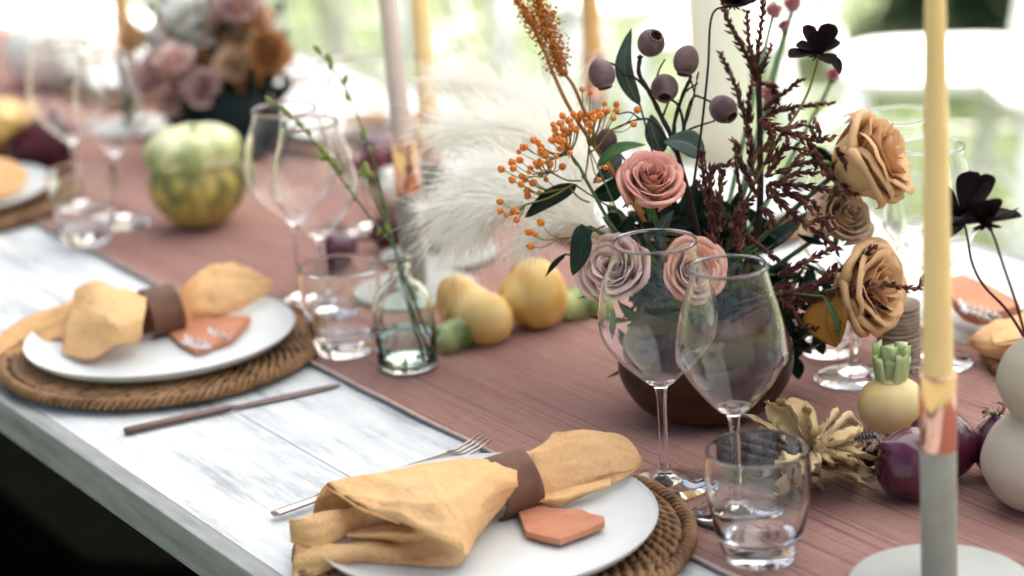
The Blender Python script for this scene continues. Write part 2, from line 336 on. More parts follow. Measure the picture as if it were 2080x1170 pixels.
M['table_shade'] = pm('painted_table_shade', (.0010, .0012, .0010), (.0018, .0018, .0015), 30, rough=1, spec=0)  # shade below the table put into a near-black colour
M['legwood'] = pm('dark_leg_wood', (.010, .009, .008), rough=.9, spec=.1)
M['diffuser'] = pm('diffuser_cloth', (.80, .83, .85), rough=.9, trans=.85)  # translucent cloth of the added sheet that softens the sun
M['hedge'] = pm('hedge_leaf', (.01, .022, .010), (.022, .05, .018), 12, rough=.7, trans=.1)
M['rosePink'] = petal_mat('coral_pink_petal', (.92, .50, .34), (.93, .60, .50), (.86, .36, .31), e0=.9)
M['roseMauve'] = petal_mat('dusty_mauve_petal', (.84, .46, .40), (.88, .60, .55), (.93, .76, .70), e0=.8)
M['rosePeach'] = petal_mat('peach_pink_petal', (.92, .50, .26), (.93, .63, .50), (.90, .50, .42), e0=.86)
M['roseToffee'] = petal_mat('toffee_petal', (.88, .50, .18), (.85, .56, .30), (.78, .46, .25), e0=.85, trans=.25)
M['roseCream'] = petal_mat('cream_peach_petal', (.88, .50, .24), (.90, .66, .44), (.90, .70, .52), e0=.85)
M['roseWhite'] = petal_mat('white_petal', (.78, .76, .66), (.82, .81, .77), (.82, .81, .78))
M['roseBrown'] = petal_mat('brown_petal', (.50, .23, .09), (.58, .30, .13), (.44, .20, .08))
M['roseBlush'] = petal_mat('blush_petal', (.74, .45, .42), (.76, .52, .50), (.78, .58, .56))
M['smallpink'] = petal_mat('small_pink_petal', (.70, .30, .32), (.72, .40, .42), (.55, .14, .2))
def lawn_mat():
    m = pm('sunlit_grass', (.14, .18, .095), (.19, .23, .125), 1.6, rough=.9, bump=.6, bscale=90, lo=.3, hi=.7, spec=.2)
    return m
M['lawn'] = lawn_mat()
M['blade'] = pm('grass_blade', (.16, .21, .10), (.22, .27, .14), 2, rough=.8, trans=.45)
# ------------------------------------------------------------ setting
g = MB(); N = 40
def gh(x, y): return 0.0
rows = [[V((x, y, -.004)) for x in [-160 + 320 * i / N for i in range(N + 1)]] for y in [-160 + 320 * j / N for j in range(N + 1)]]
g.quad_grid(rows); lw = obj('lawn', g, M['lawn']); lw['kind'] = 'structure'
g = MB(); g.quad_grid([[V((x, y, .004)) for x in (-4.6, 1.2)] for y in (-1.6, 1.75)]); fl = obj('painted_table_shade', g, M['table_shade']); fl['kind'] = 'structure'  # near-black sheet laid on the lawn, painting the shade under the table
# grass: blades over the part of the lawn in view
g = MB(); rb = random.Random(3)
for i in range(26000):
    px = rb.uniform(-150, 2250); py = rb.uniform(-60, 560); p = P(px, py, -TZ)
    if p.y < 1.9 or (p - CAM).length > 12: continue
    p.z = -.004; a = rb.uniform(0, 6.28); h = rb.uniform(.02, .05); wd = .004; l = V((rb.uniform(-.02, .02), rb.uniform(-.02, .02), h))
    b = len(g.v); d = V((math.cos(a), math.sin(a), 0)) * wd
    g.v += [tuple(p - d), tuple(p + d), tuple(p + l * .6 + d * .6), tuple(p + l)]
    g.f += [(b, b + 1, b + 2, b + 3)]; g.uv.append(((0, 0), (1, 0), (1, 1), (0, 1)))
gr = obj('grass', g, M['blade'], smooth=False); gr['kind'] = 'stuff'; gr['label'] = 'short sunlit lawn grass behind the table'; gr['category'] = 'grass'
# dark hedge beyond the lawn, right
def leafcloud(mb, x0, y0, x1, y1, h, th, n, r):
    for i in range(n):
        t = r.random(); p = V((x0 + (x1 - x0) * t, y0 + (y1 - y0) * t, 0)); nx = V((-(y1 - y0), x1 - x0, 0)).normalized()
        q = p + nx * r.uniform(-th, th) + V((0, 0, r.uniform(0, h + .12 * math.sin(t * 40))))
        a = V((r.gauss(0, 1), r.gauss(0, 1), r.gauss(0, 1))).normalized(); c = a.orthogonal().normalized(); s = r.uniform(.02, .045)
        b = len(mb.v); mb.v += [tuple(q - a * s), tuple(q + c * s * .5), tuple(q + a * s), tuple(q - c * s * .5)]; mb.f.append((b, b + 1, b + 2, b + 3)); mb.uv.append(((0, 0), (1, 0), (1, 1), (0, 1)))
h0 = P(1735, 52, -TZ); h1 = P(2190, 98, -TZ); dh = (h1 - h0).normalized()
t = thing('hedge', 'dark shaded hedge beyond the lawn, seen through the backs of the chairs at top right', 'hedge')
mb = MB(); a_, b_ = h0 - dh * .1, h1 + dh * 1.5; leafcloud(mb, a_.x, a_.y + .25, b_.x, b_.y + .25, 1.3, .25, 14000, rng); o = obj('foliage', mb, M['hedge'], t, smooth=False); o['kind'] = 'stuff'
mb = MB()
for i in range(9):
    q = a_.lerp(b_, (i + .5) / 9); mb.tube([(q.x, q.y + .25, 0), (q.x + .03, q.y + .27, .6), (q.x - .02, q.y + .25, 1.1)], [.03, .02, .008], 6)
obj('stem', mb, M['legwood'], t)
# shade sail added unseen above the table to block and soften the sun
sp = [V((-7.8, .8, 3.0)), V((-2.0, 5.2, 2.7)), V((2.4, 3.6, 3.0)), V((1.2, .45, 2.7))]
t = thing('added_diffuser', 'added unseen canvas shade sail stretched on four poles over the long table', 'shade sail')
rows = []
for j in range(17):
    v = j / 16; row = []
    for i in range(17):
        u = i / 16; p = (sp[0] * (1 - u) + sp[1] * u) * (1 - v) + (sp[3] * (1 - u) + sp[2] * u) * v
        c = V((-2, 2, 2.7)); s = 1 - .10 * (4 * u * (1 - u) * abs(2 * v - 1) ** 4 + 4 * v * (1 - v) * abs(2 * u - 1) ** 4)
        p = V((c.x + (p.x - c.x) * s, c.y + (p.y - c.y) * s, p.z)); row.append(p)
    rows.append(row)
mb = MB(); mb.quad_grid(rows); obj('canvas', mb, M['diffuser'], t, solid=.002)
for p in sp:
    mb = MB(); q = p + (p - V((-2, 2, p.z))).normalized() * .3; mb.tube([(q.x, q.y, 0), (q.x, q.y, p.z + .1)], .04, 12); mb.tube([p, (q.x, q.y, p.z)], .006, 6); obj('pole', mb, M['white'], t)
# ------------------------------------------------------------ chairs behind
def make_chair():
    t = thing('white_chair', '', 'chair')
    mb = MB(); ol = []
    for k in range(33):
        a = 2 * math.pi * k / 32; ol.append((.215 * math.copysign(abs(math.cos(a)) ** .55, math.cos(a)), .205 * math.copysign(abs(math.sin(a)) ** .55, math.sin(a))))
    rows = [[V((x * s, y * s, z)) for x, y in ol[:-1]] for s, z in ((.01, .455), (.8, .456), (.96, .462), (1, .45), (.98, .43), (.9, .425), (.01, .425))]
    mb.quad_grid(rows, close_u=True); obj('seat', mb, M['white'], t)
    legs = [((-.17, -.16, .43), (-.23, -.23, 0)), ((.17, -.16, .43), (.23, -.23, 0)), ((-.17, .16, .43), (-.22, .25, 0)), ((.17, .16, .43), (.22, .25, 0))]
    for a, b in legs:
        mb = MB(); mb.tube([a, V(a).lerp(V(b), .5), b], [.025, .024, .018], 10); obj('leg', mb, M['white'], t)
    def pt(i, f): return V(legs[i][0]).lerp(V(legs[i][1]), f)
    for i, j, f in ((0, 1, .35), (0, 1, .6), (2, 3, .45), (0, 2, .4), (0, 2, .65), (1, 3, .4), (1, 3, .65)):
        mb = MB(); mb.tube([pt(i, f), pt(j, f)], .008, 8); obj('rung', mb, M['white'], t)
    for s in (-1, 1):
        mb = MB(); mb.tube(cr([(s * .18, .17, .44), (s * .185, .20, .62), (s * .19, .25, .90)], 5), .016, 10); obj('back_post', mb, M['white'], t)
    mb = MB(); rows = []
    for i in range(13):
        x = -.2 + .4 * i / 12; y = .25 + .035 * (1 - (x / .2) ** 2); zt = .90 + .012 * (1 - (x / .2) ** 2)
        rows.append([V((x, y - .01, zt - .07)), V((x, y - .01, zt)), V((x, y + .01, zt)), V((x, y + .01, zt - .07))])
    mb.quad_grid(rows, close_u=True); mb.cap([0, 1, 2, 3][::-1]); mb.cap([48, 49, 50, 51]); obj('top_rail', mb, M['white'], t, bevel=.004)
    for s in (-1, 1):
        mb = MB(); rows = []
        for i in range(13):
            f = i / 12; x = s * (-.18 + .36 * f); z = .47 + .36 * f; y = .175 + .075 * f + .03 * math.sin(f * 3.14) + s * .006
            rows.append([V((x - .018, y - .006, z)), V((x + .018, y - .006, z)), V((x + .018, y + .006, z)), V((x - .018, y + .006, z))])
        mb.quad_grid(rows, close_u=True); obj('cross_slat', mb, M['white'], t)
    return t
ch = make_chair(); kd = [(c, []) for c in kids(ch)]
CH = [(1905, 128, -42, 'white cross-back chair on the lawn behind the tall yellow candle at far right'),
      (2230, 175, -32, 'rightmost white cross-back chair, mostly beyond the right edge of the picture'),
      (1500, 60, -60, 'white cross-back chair on the lawn straight behind the big flower bouquet'),
      (1290, -10, 150, 'white cross-back chair on the lawn behind the gum nuts and rust plumes'),
      (1010, -55, -75, 'white cross-back chair on the lawn just right of the pair of leaning candles'),
      (735, -60, -60, 'white cross-back chair on the lawn behind the leaning mauve candle'),
      (470, -40, -62, 'leftmost white cross-back chair on the lawn, above the far flower bouquet')]
CH = [(P(a, b, -.30).x, P(a, b, -.30).y, c, d) for a, b, c, d in CH]
for i, (x, y, rz, lab) in enumerate(CH):
    if i == 0: o = ch; o.location = (x, y, 0); o.rotation_euler = (0, 0, math.radians(rz)); o['label'] = lab
    else: copy_tree(ch, (x, y, 0), math.radians(rz), lab, kd=kd)
for o in [c for c in bpy.data.objects if c.name.startswith('white_chair')]: o['group'] = 'white chairs on the lawn behind the table'
# ------------------------------------------------------------ table
TY0, TY1, TX0, TX1 = .69, 1.70, -5.2, -.55
tb = thing('long_table', 'long whitewashed wooden table carrying all the settings', 'table', (-2.5, 1.195, 0))
nP = 7; pw = (TY1 - TY0 - .03) / nP
for i in range(nP):
    y0 = TY0 + .015 + i * pw; mb = MB(); dz = rng.uniform(-.0004, .0004)
    mb.box((TX0 / 2 + TX1 / 2, y0 + pw / 2, TZ - .0125 + dz), (TX1 - TX0, pw - .0003, .025)); wpart('plank', mb, M['wood'], tb, smooth=False)
for y, s in ((TY0 + .006, 1), (TY1 - .006, -1)):
    mb = MB(); mb.box(((TX0 + TX1) / 2, y, TZ - .0185), (TX1 - TX0 + .01, .018, .037)); wpart('edge_board', mb, M['edgewood'], tb, smooth=False, bevel=.0015)
for x in (TX0 + .3, TX1 - .3, (TX0 + TX1) / 2):
    for y in (TY0 + .12, TY1 - .12):
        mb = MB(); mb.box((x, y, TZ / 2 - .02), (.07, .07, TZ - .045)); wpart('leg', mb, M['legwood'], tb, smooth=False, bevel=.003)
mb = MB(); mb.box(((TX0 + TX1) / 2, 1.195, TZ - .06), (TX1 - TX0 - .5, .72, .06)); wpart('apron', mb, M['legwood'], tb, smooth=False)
# runner
rn = thing('table_runner', 'dusty red and brown finely striped woven runner laid along the middle of the table', 'table runner', (-2.5, 1.205, TZ))
RY0, RY1 = .96, 1.45
def rz_(x, y):
    n = mnoise.noise(V((x * 2.2, y * 9, 3))) * .6 + mnoise.noise(V((x * 5, y * 22, 7))) * .4
    e = max(0, 1 - (y - RY0) / .05) if y < 1.2 else max(0, 1 - (RY1 - y) / .05)
    return .0039 + .0034 * n + e * .0016 * (mnoise.noise(V((x * 9, 0, 1 if y < 1.2 else 5))) + .4)
def ryo(x, s): return .004 * mnoise.noise(V((x * 3, s, 2))) + .0018 * mnoise.noise(V((x * 14, s, 4)))
nx, ny = 420, 60; rows = []
for j in range(ny + 1):
    v = j / ny; row = []
    for i in range(nx + 1):
        x = TX0 + .25 + (TX1 + .02 - TX0 - .25) * i / nx; y = RY0 + (RY1 - RY0) * v
        yy = y + ryo(x, 0) * (1 - v) + ryo(x, 9) * v
        row.append(V((x, yy, TZ + rz_(x, y))))
    rows.append(row)
mb = MB(); mb.quad_grid(rows); wpart('cloth', mb, M['runner'], rn, solid=.0012)
for rr in (rows[0], rows[-1]):
    mb = MB(); mb.tube([p + V((0, 0, .0006)) for p in rr], .0018, 6); wpart('hem', mb, M['hem'], rn)
# ------------------------------------------------------------ place settings
def strand(mb, R0, npitch, ph, amp_r, amp_z, z0, rad, flat=1.0, seg=6, n=260, wob=0):
    pts = []
    for k in range(n + 1):
        a = 2 * math.pi * k / n; q = npitch * a + ph
        r = R0 + amp_r * math.cos(q) + wob * math.sin(3 * a + R0 * 900); pts.append((r * math.cos(a), r * math.sin(a), z0 + amp_z * math.sin(q)))
    mb.tube(pts, rad, seg, caps=False, flat=flat)
def make_mat():
    t = thing('placemat', '', 'placemat')
    mb = MB(); mb.lathe([(.001, .001), (.152, .001), (.152, .0065), (.001, .0065)], 64); obj('base', mb, M['canedark'], t)
    for k in range(6):
        R0 = .112 + k * .0070
        for ph in (0, math.pi):
            mb = MB(); strand(mb, R0, 30 + k, ph + k * 1.3, .0032, .0026, .0062, .0028, n=300, wob=.0004); obj('cane_strand', mb, M['cane'], t)
    mb = MB()
    for ph in (0, 2.1, 4.2): strand(mb, .1585, 44, ph, .0042, .0036, .0062, .0026, n=520, seg=6)
    obj('rim_binding', mb, M['cane'], t)
    mb = MB()
    for k in range(36):
        a = 2 * math.pi * k / 36 + .05; mb.tube([(.09 * math.cos(a), .09 * math.sin(a), .008), (.155 * math.cos(a + .03), .155 * math.sin(a + .03), .008)], .0022, 5)
    obj('spokes', mb, M['canedark'], t)
    return t
def make_plate():
    mb = MB(); prof = [(.0005, .0045), (.045, .0045), (.09, .0048), (.118, .0072), (.131, .0125), (.1345, .0150), (.1352, .0157), (.1347, .0148), (.131, .0098), (.118, .003), (.09, 0), (.06, -.0012), (.0005, -.0012)]
    mb.lathe([(p.x, p.y) for p in cr([V((a, b, 0)) for a, b in prof], 3)], 96); return mb
mat0 = make_mat(); kdm = [(c, []) for c in kids(mat0)]; plate_me = make_plate().mesh('plate')
c1_, c2_ = P(986, 1051, .029), P(325, 672, .029)
SET = [(c1_.x, c1_.y, 'nearest'), (c2_.x, c2_.y, 'second'), (-2.745, .905, 'left'), (-1.335, 1.555, 'farright'), (-2.70, 1.50, 'farmid'), (-3.22, 1.44, 'farleft'), (-2.02, 1.53, 'hiddenmid')]
ML = {'nearest': 'round woven brown rattan placemat under the nearest plate, at the bottom of the picture', 'second': 'round woven rattan placemat under the plate at the left middle with the knife beside it',
      'left': 'round woven rattan placemat cut off by the left edge of the picture', 'farright': 'round woven rattan placemat across the table at the right edge, behind the sand coloured vase',
      'farmid': 'blurred rattan placemat across the table, left of the mauve candle', 'farleft': 'blurred rattan placemat at the far upper left across the table', 'hiddenmid': 'rattan placemat across the table hidden by the pampas grass and bouquet'}
PL = {'nearest': 'white dinner plate nearest the viewer, holding the plain terracotta shard', 'second': 'white dinner plate at the left middle, above the bronze knife',
      'left': 'white dinner plate cut off by the left edge of the picture', 'farright': 'white dinner plate across the table at the right edge, behind the sand coloured vase',
      'farmid': 'blurred white dinner plate across the table, left of the mauve candle', 'farleft': 'blurred white dinner plate at the far upper left across the table', 'hiddenmid': 'white dinner plate across the table, hidden behind pampas grass and bouquet'}
for i, (x, y, k) in enumerate(SET):
    z = TZ + .0045
    if i == 0: m_ = mat0; m_.location = V((x, y, z)) + r0 * .006; m_.scale = (.965, .965, 1); m_['label'] = ML[k]
    else: m_ = copy_tree(mat0, (x, y, z), rng.uniform(0, 6), ML[k], kd=kdm); m_.scale = (1, 1, 1)
    m_['group'] = 'round rattan placemats'
    o = bpy.data.objects.new('plate', plate_me); C.objects.link(o); o.location = (x, y, TZ + .0135)
    tag(o, PL[k], 'plate', 'white dinner plates')
plate_me.materials.append(M['ceramic'])
PS = .0135 + .0045
def HP(rows): return [[P(x, y, PS + h) for x, y, h in r] for r in rows]
def sheet(mb, rows, nu=8, nv=6, wr=.0009, sc_=45, seed=0):
    g = loft(HP(rows), nu, nv)
    for r in g:
        for p in r:
            p.z += wr * mnoise.noise(V((p.x * sc_, p.y * sc_, p.z * sc_ + seed))) * 2; p.x += wr * mnoise.noise(V((p.x * sc_, p.y * sc_, 9 + seed)))
    n_, m_ = len(g), len(g[0])
    for i in range(n_):                       # creases running along the cloth
        for j in range(m_):
            u, v = j / (m_ - 1), i / (n_ - 1); ed = min(1, 6 * v * (1 - v) + .25)
            c = 1 - 2 * abs(mnoise.noise(V((u * 2.2, v * 5.5 + u * .8, seed * 1.7 + 2)))); c2 = 1 - 2 * abs(mnoise.noise(V((u * 5, v * 9 - u * 3, seed + 5))))
            g[i][j].z += wr * ed * (1.5 * max(0, c) ** 5 + .7 * max(0, c2) ** 6 - .5)
    mb.quad_grid(g)
def closed_bundle(mb, top, bot, lift, nu=8, seg=36, ruff=0, seed=0, base=0.0):
    # top/bot: image outlines; a flattened closed tube between them
    A = [P(x, y, PS + h) for x, y, h in top]; B_ = [P(x, y, PS + h) for x, y, h in bot]; A = cr(A, nu); B_ = cr(B_, nu); n = len(A); rows = []
    for i in range(n):
        c = (A[i] + B_[i]) / 2; d = (A[i] - B_[i]) / 2; L_ = lift[0] + (lift[1] - lift[0]) * i / (n - 1) if len(lift) == 2 else np.interp(i / (n - 1), np.linspace(0, 1, len(lift)), lift)
        row = []
        for k in range(seg):
            a = 2 * math.pi * k / seg; rg = 1 - 2 * abs(mnoise.noise(V((math.cos(a) * 3.4, math.sin(a) * 3.4, i * .035 + seed)))); s = 1 + ruff * (mnoise.noise(V((math.cos(a) * 2.2, math.sin(a) * 2.2, i * .06 + seed))) + .7 * max(0, rg) ** 3 - .25)
            p = c + d * math.cos(a) * s + V((0, 0, 1)) * (L_ * math.sin(a) * (1 if math.sin(a) > 0 else .5)) * s
            p.z = max(p.z, TZ + PS + .001 + base); row.append(p)
        rows.append(row)
    b0 = len(mb.v); mb.quad_grid(rows, close_u=True)
    mb.cap([b0 + k for k in range(seg)][::-1]); mb.cap([b0 + (n - 1) * seg + k for k in range(seg)])
def ring_obj(cx, cy, dirpx, half, rad, label, h=.026, sq=.92):
    c = P(cx, cy, PS + h); d = (P(cx + dirpx[0], cy + dirpx[1], PS + h) - c).normalized(); Mx = basis(d, (0, 0, 1)); mb = MB()
    prof = [(rad, -half), (rad, half), (rad - .0018, half), (rad - .0018, -half), (rad, -half)]
    pr2 = []
    for a, b in zip(prof[:-1], prof[1:]):
        for k in range(6): pr2.append((a[0] + (b[0] - a[0]) * k / 6, a[1] + (b[1] - a[1]) * k / 6))
    rows = []
    for r, z in pr2 + [pr2[0]]:
        row = []
        for k in range(48):
            a = 2 * math.pi * k / 48; lp = V((r * math.cos(a) * (1 + .02 * math.sin(2 * a + 1)), r * math.sin(a) * sq, z + .0012 * math.sin(a * 2)))
            row.append(Mx @ lp + c)
        rows.append(row)
    mb.quad_grid(rows, close_u=True); mb.v = [tuple(V(p) - c) for p in mb.v]
    o = obj('napkin_ring', mb, M['leather'], loc=c, bevel=.0004); tag(o, label, 'napkin ring', 'brown leather napkin rings'); return o
# napkin 1
t = thing('napkin', 'mustard linen napkin with a wide open fold, on the nearest plate', 'napkin', P(1000, 1040, PS), group='mustard linen napkins')
mb = MB()
sheet(mb, [[(640, 1012, .012), (740, 985, .02), (850, 965, .025), (960, 950, .03), (1010, 950, .03), (1050, 955, .03)],
           [(664, 990, .040), (760, 961, .048), (860, 944, .052), (965, 938, .050), (1005, 944, .046), (1050, 960, .040)],
           [(700, 1011, .047), (790, 998, .053), (880, 984, .058), (955, 972, .058), (1008, 966, .050), (1050, 975, .040)],
           [(730, 1031, .046), (815, 1029, .050), (895, 1026, .054), (965, 1012, .050), (1012, 992, .042), (1050, 985, .036)],
           [(773, 1048, .043), (842, 1058, .045), (915, 1060, .045), (968, 1048, .038), (1003, 1020, .030), (1040, 1000, .030)],
           [(812, 1061, .040), (858, 1078, .040), (918, 1088, .037), (958, 1085, .026), (985, 1055, .018), (1025, 1020, .022)],
           [(860, 1080, .036), (900, 1087, .035), (938, 1110, .026), (951, 1128, .013), (968, 1090, .008), (1010, 1035, .014)],
           ], 9, 8, .0019, 34)
wpart('top_fold', mb, M['linen'], t, solid=.0008)
mb = MB(); mb.tube(cr([P(x, y, PS + h) for x, y, h in [(664, 990, .0405), (700, 1012, .0475), (730, 1032, .0465), (773, 1049, .0435), (812, 1062, .0405)]], 8), .0010, 6); wpart('hem', mb, M['linen'], t)
mb = MB()
sheet(mb, [[(664, 990, .0400), (760, 968, .045), (860, 960, .045)], [(646, 1010, .034), (740, 995, .034), (850, 985, .03)], [(638, 1030, .022), (730, 1020, .02), (850, 1010, .015)], [(634, 1056, .004), (725, 1050, .003), (850, 1045, .003)]], 8, 6, .0008)
wpart('inner_fold', mb, M['linen'], t, solid=.0008)
mb = MB()
sheet(mb, [[(905, 1082, .0335), (850, 1082, .020), (800, 1098, .010), (756, 1098, .016), (690, 1106, .016), (600, 1098, .004)],
           [(934, 1098, .031), (868, 1100, .012), (805, 1112, .012), (754, 1110, .017), (690, 1116, .016), (601, 1118, .005)],
           [(943, 1118, .022), (870, 1122, .006), (800, 1128, .008), (745, 1124, .012), (675, 1130, .012), (596, 1140, .002)],
           [(942, 1136, .012), (865, 1143, .003), (790, 1140, .003), (735, 1136, .005), (660, 1150, .003), (594, 1165, -.006)],
           [(931, 1150, .004), (855, 1152, .001), (785, 1146, .001), (716, 1142, .002), (650, 1168, -.004), (592, 1198, -.012)]], 8, 6, .0009)
wpart('lower_fold', mb, M['linen'], t, solid=.0008)
mb = MB(); closed_bundle(mb, [(589, 1066, .022), (640, 1050, .026), (700, 1046, .028), (738, 1036, .030), (775, 1036, .034), (810, 1052, .026)], [(590, 1096, .010), (640, 1112, .012), (690, 1095, .016), (730, 1072, .018), (775, 1066, .016), (815, 1066, .014)], (.008, .010, .008, .008), ruff=.22, seed=3)
wpart('rolled_corner', mb, M['linen'], t)
mb = MB(); sheet(mb, [[(700, 1080, .015), (760, 1068, .022), (815, 1070, .022), (870, 1082, .024)], [(706, 1090, .019), (760, 1083, .025), (815, 1086, .022), (868, 1095, .015)], [(712, 1098, .012), (770, 1095, .018), (815, 1105, .010), (850, 1112, .004)]], 7, 6, .0008, seed=4)
wpart('inner_pleat', mb, M['linen'], t, solid=.0008)
mb = MB(); closed_bundle(mb, [(1030, 940, .036), (1072, 926, .042), (1110, 908, .044), (1150, 894, .042), (1205, 882, .040), (1248, 884, .036), (1285, 908, .030), (1306, 936, .022)], [(1030, 1010, .008), (1085, 1026, .006), (1120, 1024, .004), (1150, 1012, .004), (1195, 998, .006), (1235, 985, .010), (1275, 966, .014), (1307, 944, .018)], (.014, .017, .013, .009, .006, .002), ruff=.26, seed=1, nu=8, seg=48)
wpart('gathered_end', mb, M['linen'], t)
mb = MB(); sheet(mb, [[(1088, 1000, .010), (1130, 998, .012), (1180, 985, .014), (1240, 970, .016)], [(1088, 1020, .012), (1130, 1014, .014), (1180, 1002, .012), (1240, 985, .012)], [(1092, 1028, .003), (1132, 1030, .002), (1180, 1010, .003), (1232, 990, .008)]], 7, 5, .001, seed=8)
wpart('under_fold', mb, M['linen'], t, solid=.0008)
ring_obj(1030, 985, (100, -30), .0175, .0275, 'brown leather napkin ring round the nearest mustard napkin', .022)
# napkin 2
t = thing('napkin', 'mustard napkin on the left middle plate, one end trailing over the rim', 'napkin', P(325, 650, PS), group='mustard linen napkins')
mb = MB(); closed_bundle(mb, [(345, 610, .035), (380, 590, .038), (415, 556, .040), (450, 546, .042), (510, 553, .038), (552, 570, .030)], [(345, 672, .005), (385, 655, .006), (420, 652, .006), (450, 646, .008), (500, 622, .012), (548, 592, .02)], (.012, .015, .010, .003), ruff=.26, seed=12, seg=40)
wpart('gathered_end', mb, M['linen'], t)
mb = MB(); sheet(mb, [[(300, 605, .02), (240, 585, .024), (190, 585, .024), (160, 600, .01)], [(298, 600, .042), (240, 590, .045), (190, 572, .048), (152, 590, .035)], [(296, 625, .045), (240, 618, .050), (185, 610, .045), (148, 618, .030)], [(290, 655, .036), (230, 655, .044), (180, 650, .036), (138, 650, .024)], [(286, 690, .016), (240, 690, .026), (190, 690, .022), (130, 690, .014)], [(280, 702, .006), (236, 700, .016), (185, 730, .008), (125, 715, .006)]], 8, 6, .0012, seed=5)
wpart('top_fold', mb, M['linen'], t, solid=.0008)
mb = MB(); closed_bundle(mb, [(170, 600, .03), (140, 618, .028), (95, 640, .016), (40, 665, .008), (-10, 695, .004)], [(170, 690, .004), (135, 690, .002), (90, 700, .0), (45, 715, -.004), (-10, 745, -.012)], (.012, .010, .008, .006), ruff=.4, seed=22, base=-.02)
wpart('trailing_end', mb, M['linen'], t)
ring_obj(325, 632, (100, -22), .0170, .0275, 'brown leather napkin ring round the napkin at the left middle', .023)
# napkin 3, far right, far mid, far left
def bundle_napkin(label, cen, parts, rp=None):
    t = thing('napkin', label, 'napkin', P(*cen, PS), group='mustard linen napkins')
    for nm, top, bot, lift, sd_ in parts:
        mb = MB(); closed_bundle(mb, top, bot, lift, ruff=.3, seed=sd_, base=-.01); wpart(nm, mb, M['linen'], t)
bundle_napkin('mustard napkin on the plate cut off by the left edge', (0, 380), [('gathered_end', [(-60, 345, .03), (-20, 330, .035), (20, 328, .035), (56, 352, .02)], [(-60, 415, .003), (-20, 412, .003), (15, 402, .004), (54, 372, .012)], (.014, .012, .003), 31)])
ring_obj(-68, 395, (100, -22), .0170, .0275, 'leather napkin ring at the left edge, mostly outside the picture', .023)
bundle_napkin('folded mustard napkin on the plate at the right edge, across the table', (2060, 690), [('gathered_end', [(1966, 694, .010), (2000, 676, .012), (2050, 660, .013), (2130, 640, .013)], [(1968, 702, .004), (2005, 720, .003), (2055, 728, .003), (2130, 728, .003)], (.004, .014, .018), 33),
     ('folded_corner', [(2012, 684, .024), (2060, 664, .028), (2125, 648, .03)], [(2016, 702, .022), (2065, 698, .022), (2130, 690, .022)], (.003, .008), 35)])
bundle_napkin('blurred mustard napkin across the table between the wine glass and mauve candle', (760, 245), [('gathered_end', [(690, 246, .02), (740, 232, .03), (800, 228, .03), (860, 236, .02)], [(690, 256, .004), (740, 250, .004), (800, 248, .004), (860, 250, .006)], (.004, .010, .003), 37)])
# shards
def shard(px, th, label, h0=.0005, tilt=0, ink=None, cat='tile shard'):
    b = [P(x, y, PS + h0) for x, y in px]; c = sum(b, V()) / len(b); mb = MB(); n = len(b)
    tl = lambda p: tilt * (p - c).dot(RT)
    up = [p + V((0, 0, th + tl(p) + .004 * abs(tilt) * 0)) for p in b]; lo = [V((p.x * .985 + c.x * .015, p.y * .985 + c.y * .015, p.z + max(0, tl(p)))) for p in b]
    mb.v = [tuple(p - c) for p in lo + up]; mb.f = [tuple(range(n))[::-1], tuple(range(n, 2 * n))] + [(i, (i + 1) % n, n + (i + 1) % n, n + i) for i in range(n)]
    mb.uv = [tuple((0, 0) for _ in f) for f in mb.f]
    t = thing('terracotta_shard', label, cat, c, group='terracotta name shards')
    obj('shard', mb, M['terra'], t, smooth=False, bevel=.0007)
    if ink:
        for ln in ink:
            pts = [P(x, y, PS + h0 + th) for x, y in ln]; pts = [p + V((0, 0, tl(p) + .0004)) for p in cr(pts, 6)]
            mb = MB(); mb.tube(pts, .0021, 6, flat=.25); wpart('lettering', mb, M['ink'], t)
shard([(1046, 1030), (1051, 1029), (1074, 1021), (1092, 1029), (1117, 1045), (1150, 1049), (1181, 1049), (1200, 1059), (1228, 1066), (1230, 1077), (1195, 1091), (1139, 1110), (1100, 1101), (1068, 1091), (1057, 1060)], .0060, 'plain terracotta shard with broken edges leaning on the nearest white plate', .003, .04)
def scrib(x0, y0, x1, y1, n, amp):
    out = []
    for k in range(n * 4 + 1):
        f = k / (n * 4); out.append((x0 + (x1 - x0) * f + amp * .7 * math.sin(k * math.pi / 2 + 1), y0 + (y1 - y0) * f + amp * math.cos(k * math.pi / 2)))
    return out
shard([(339, 678), (385, 664), (435, 653), (480, 657), (512, 660), (496, 676), (480, 693), (470, 700), (436, 712), (400, 724), (365, 705)], .0075, 'terracotta shard with white handwriting on the left middle plate', .001, .06, ink=[scrib(372, 684, 425, 700, 4, 7), scrib(420, 672, 462, 684, 3, 7), [(368, 692), (400, 704), (425, 706)]])
shard([(1925, 588), (1957, 580), (2010, 602), (2057, 626), (2072, 640), (2030, 656), (1988, 664), (1955, 652), (1925, 622)], .012, 'terracotta shard with a white written stroke on the plate at the right edge', .006, -.03, ink=[scrib(1945, 616, 2030, 640, 6, 7), scrib(1950, 628, 2010, 648, 5, 5)])
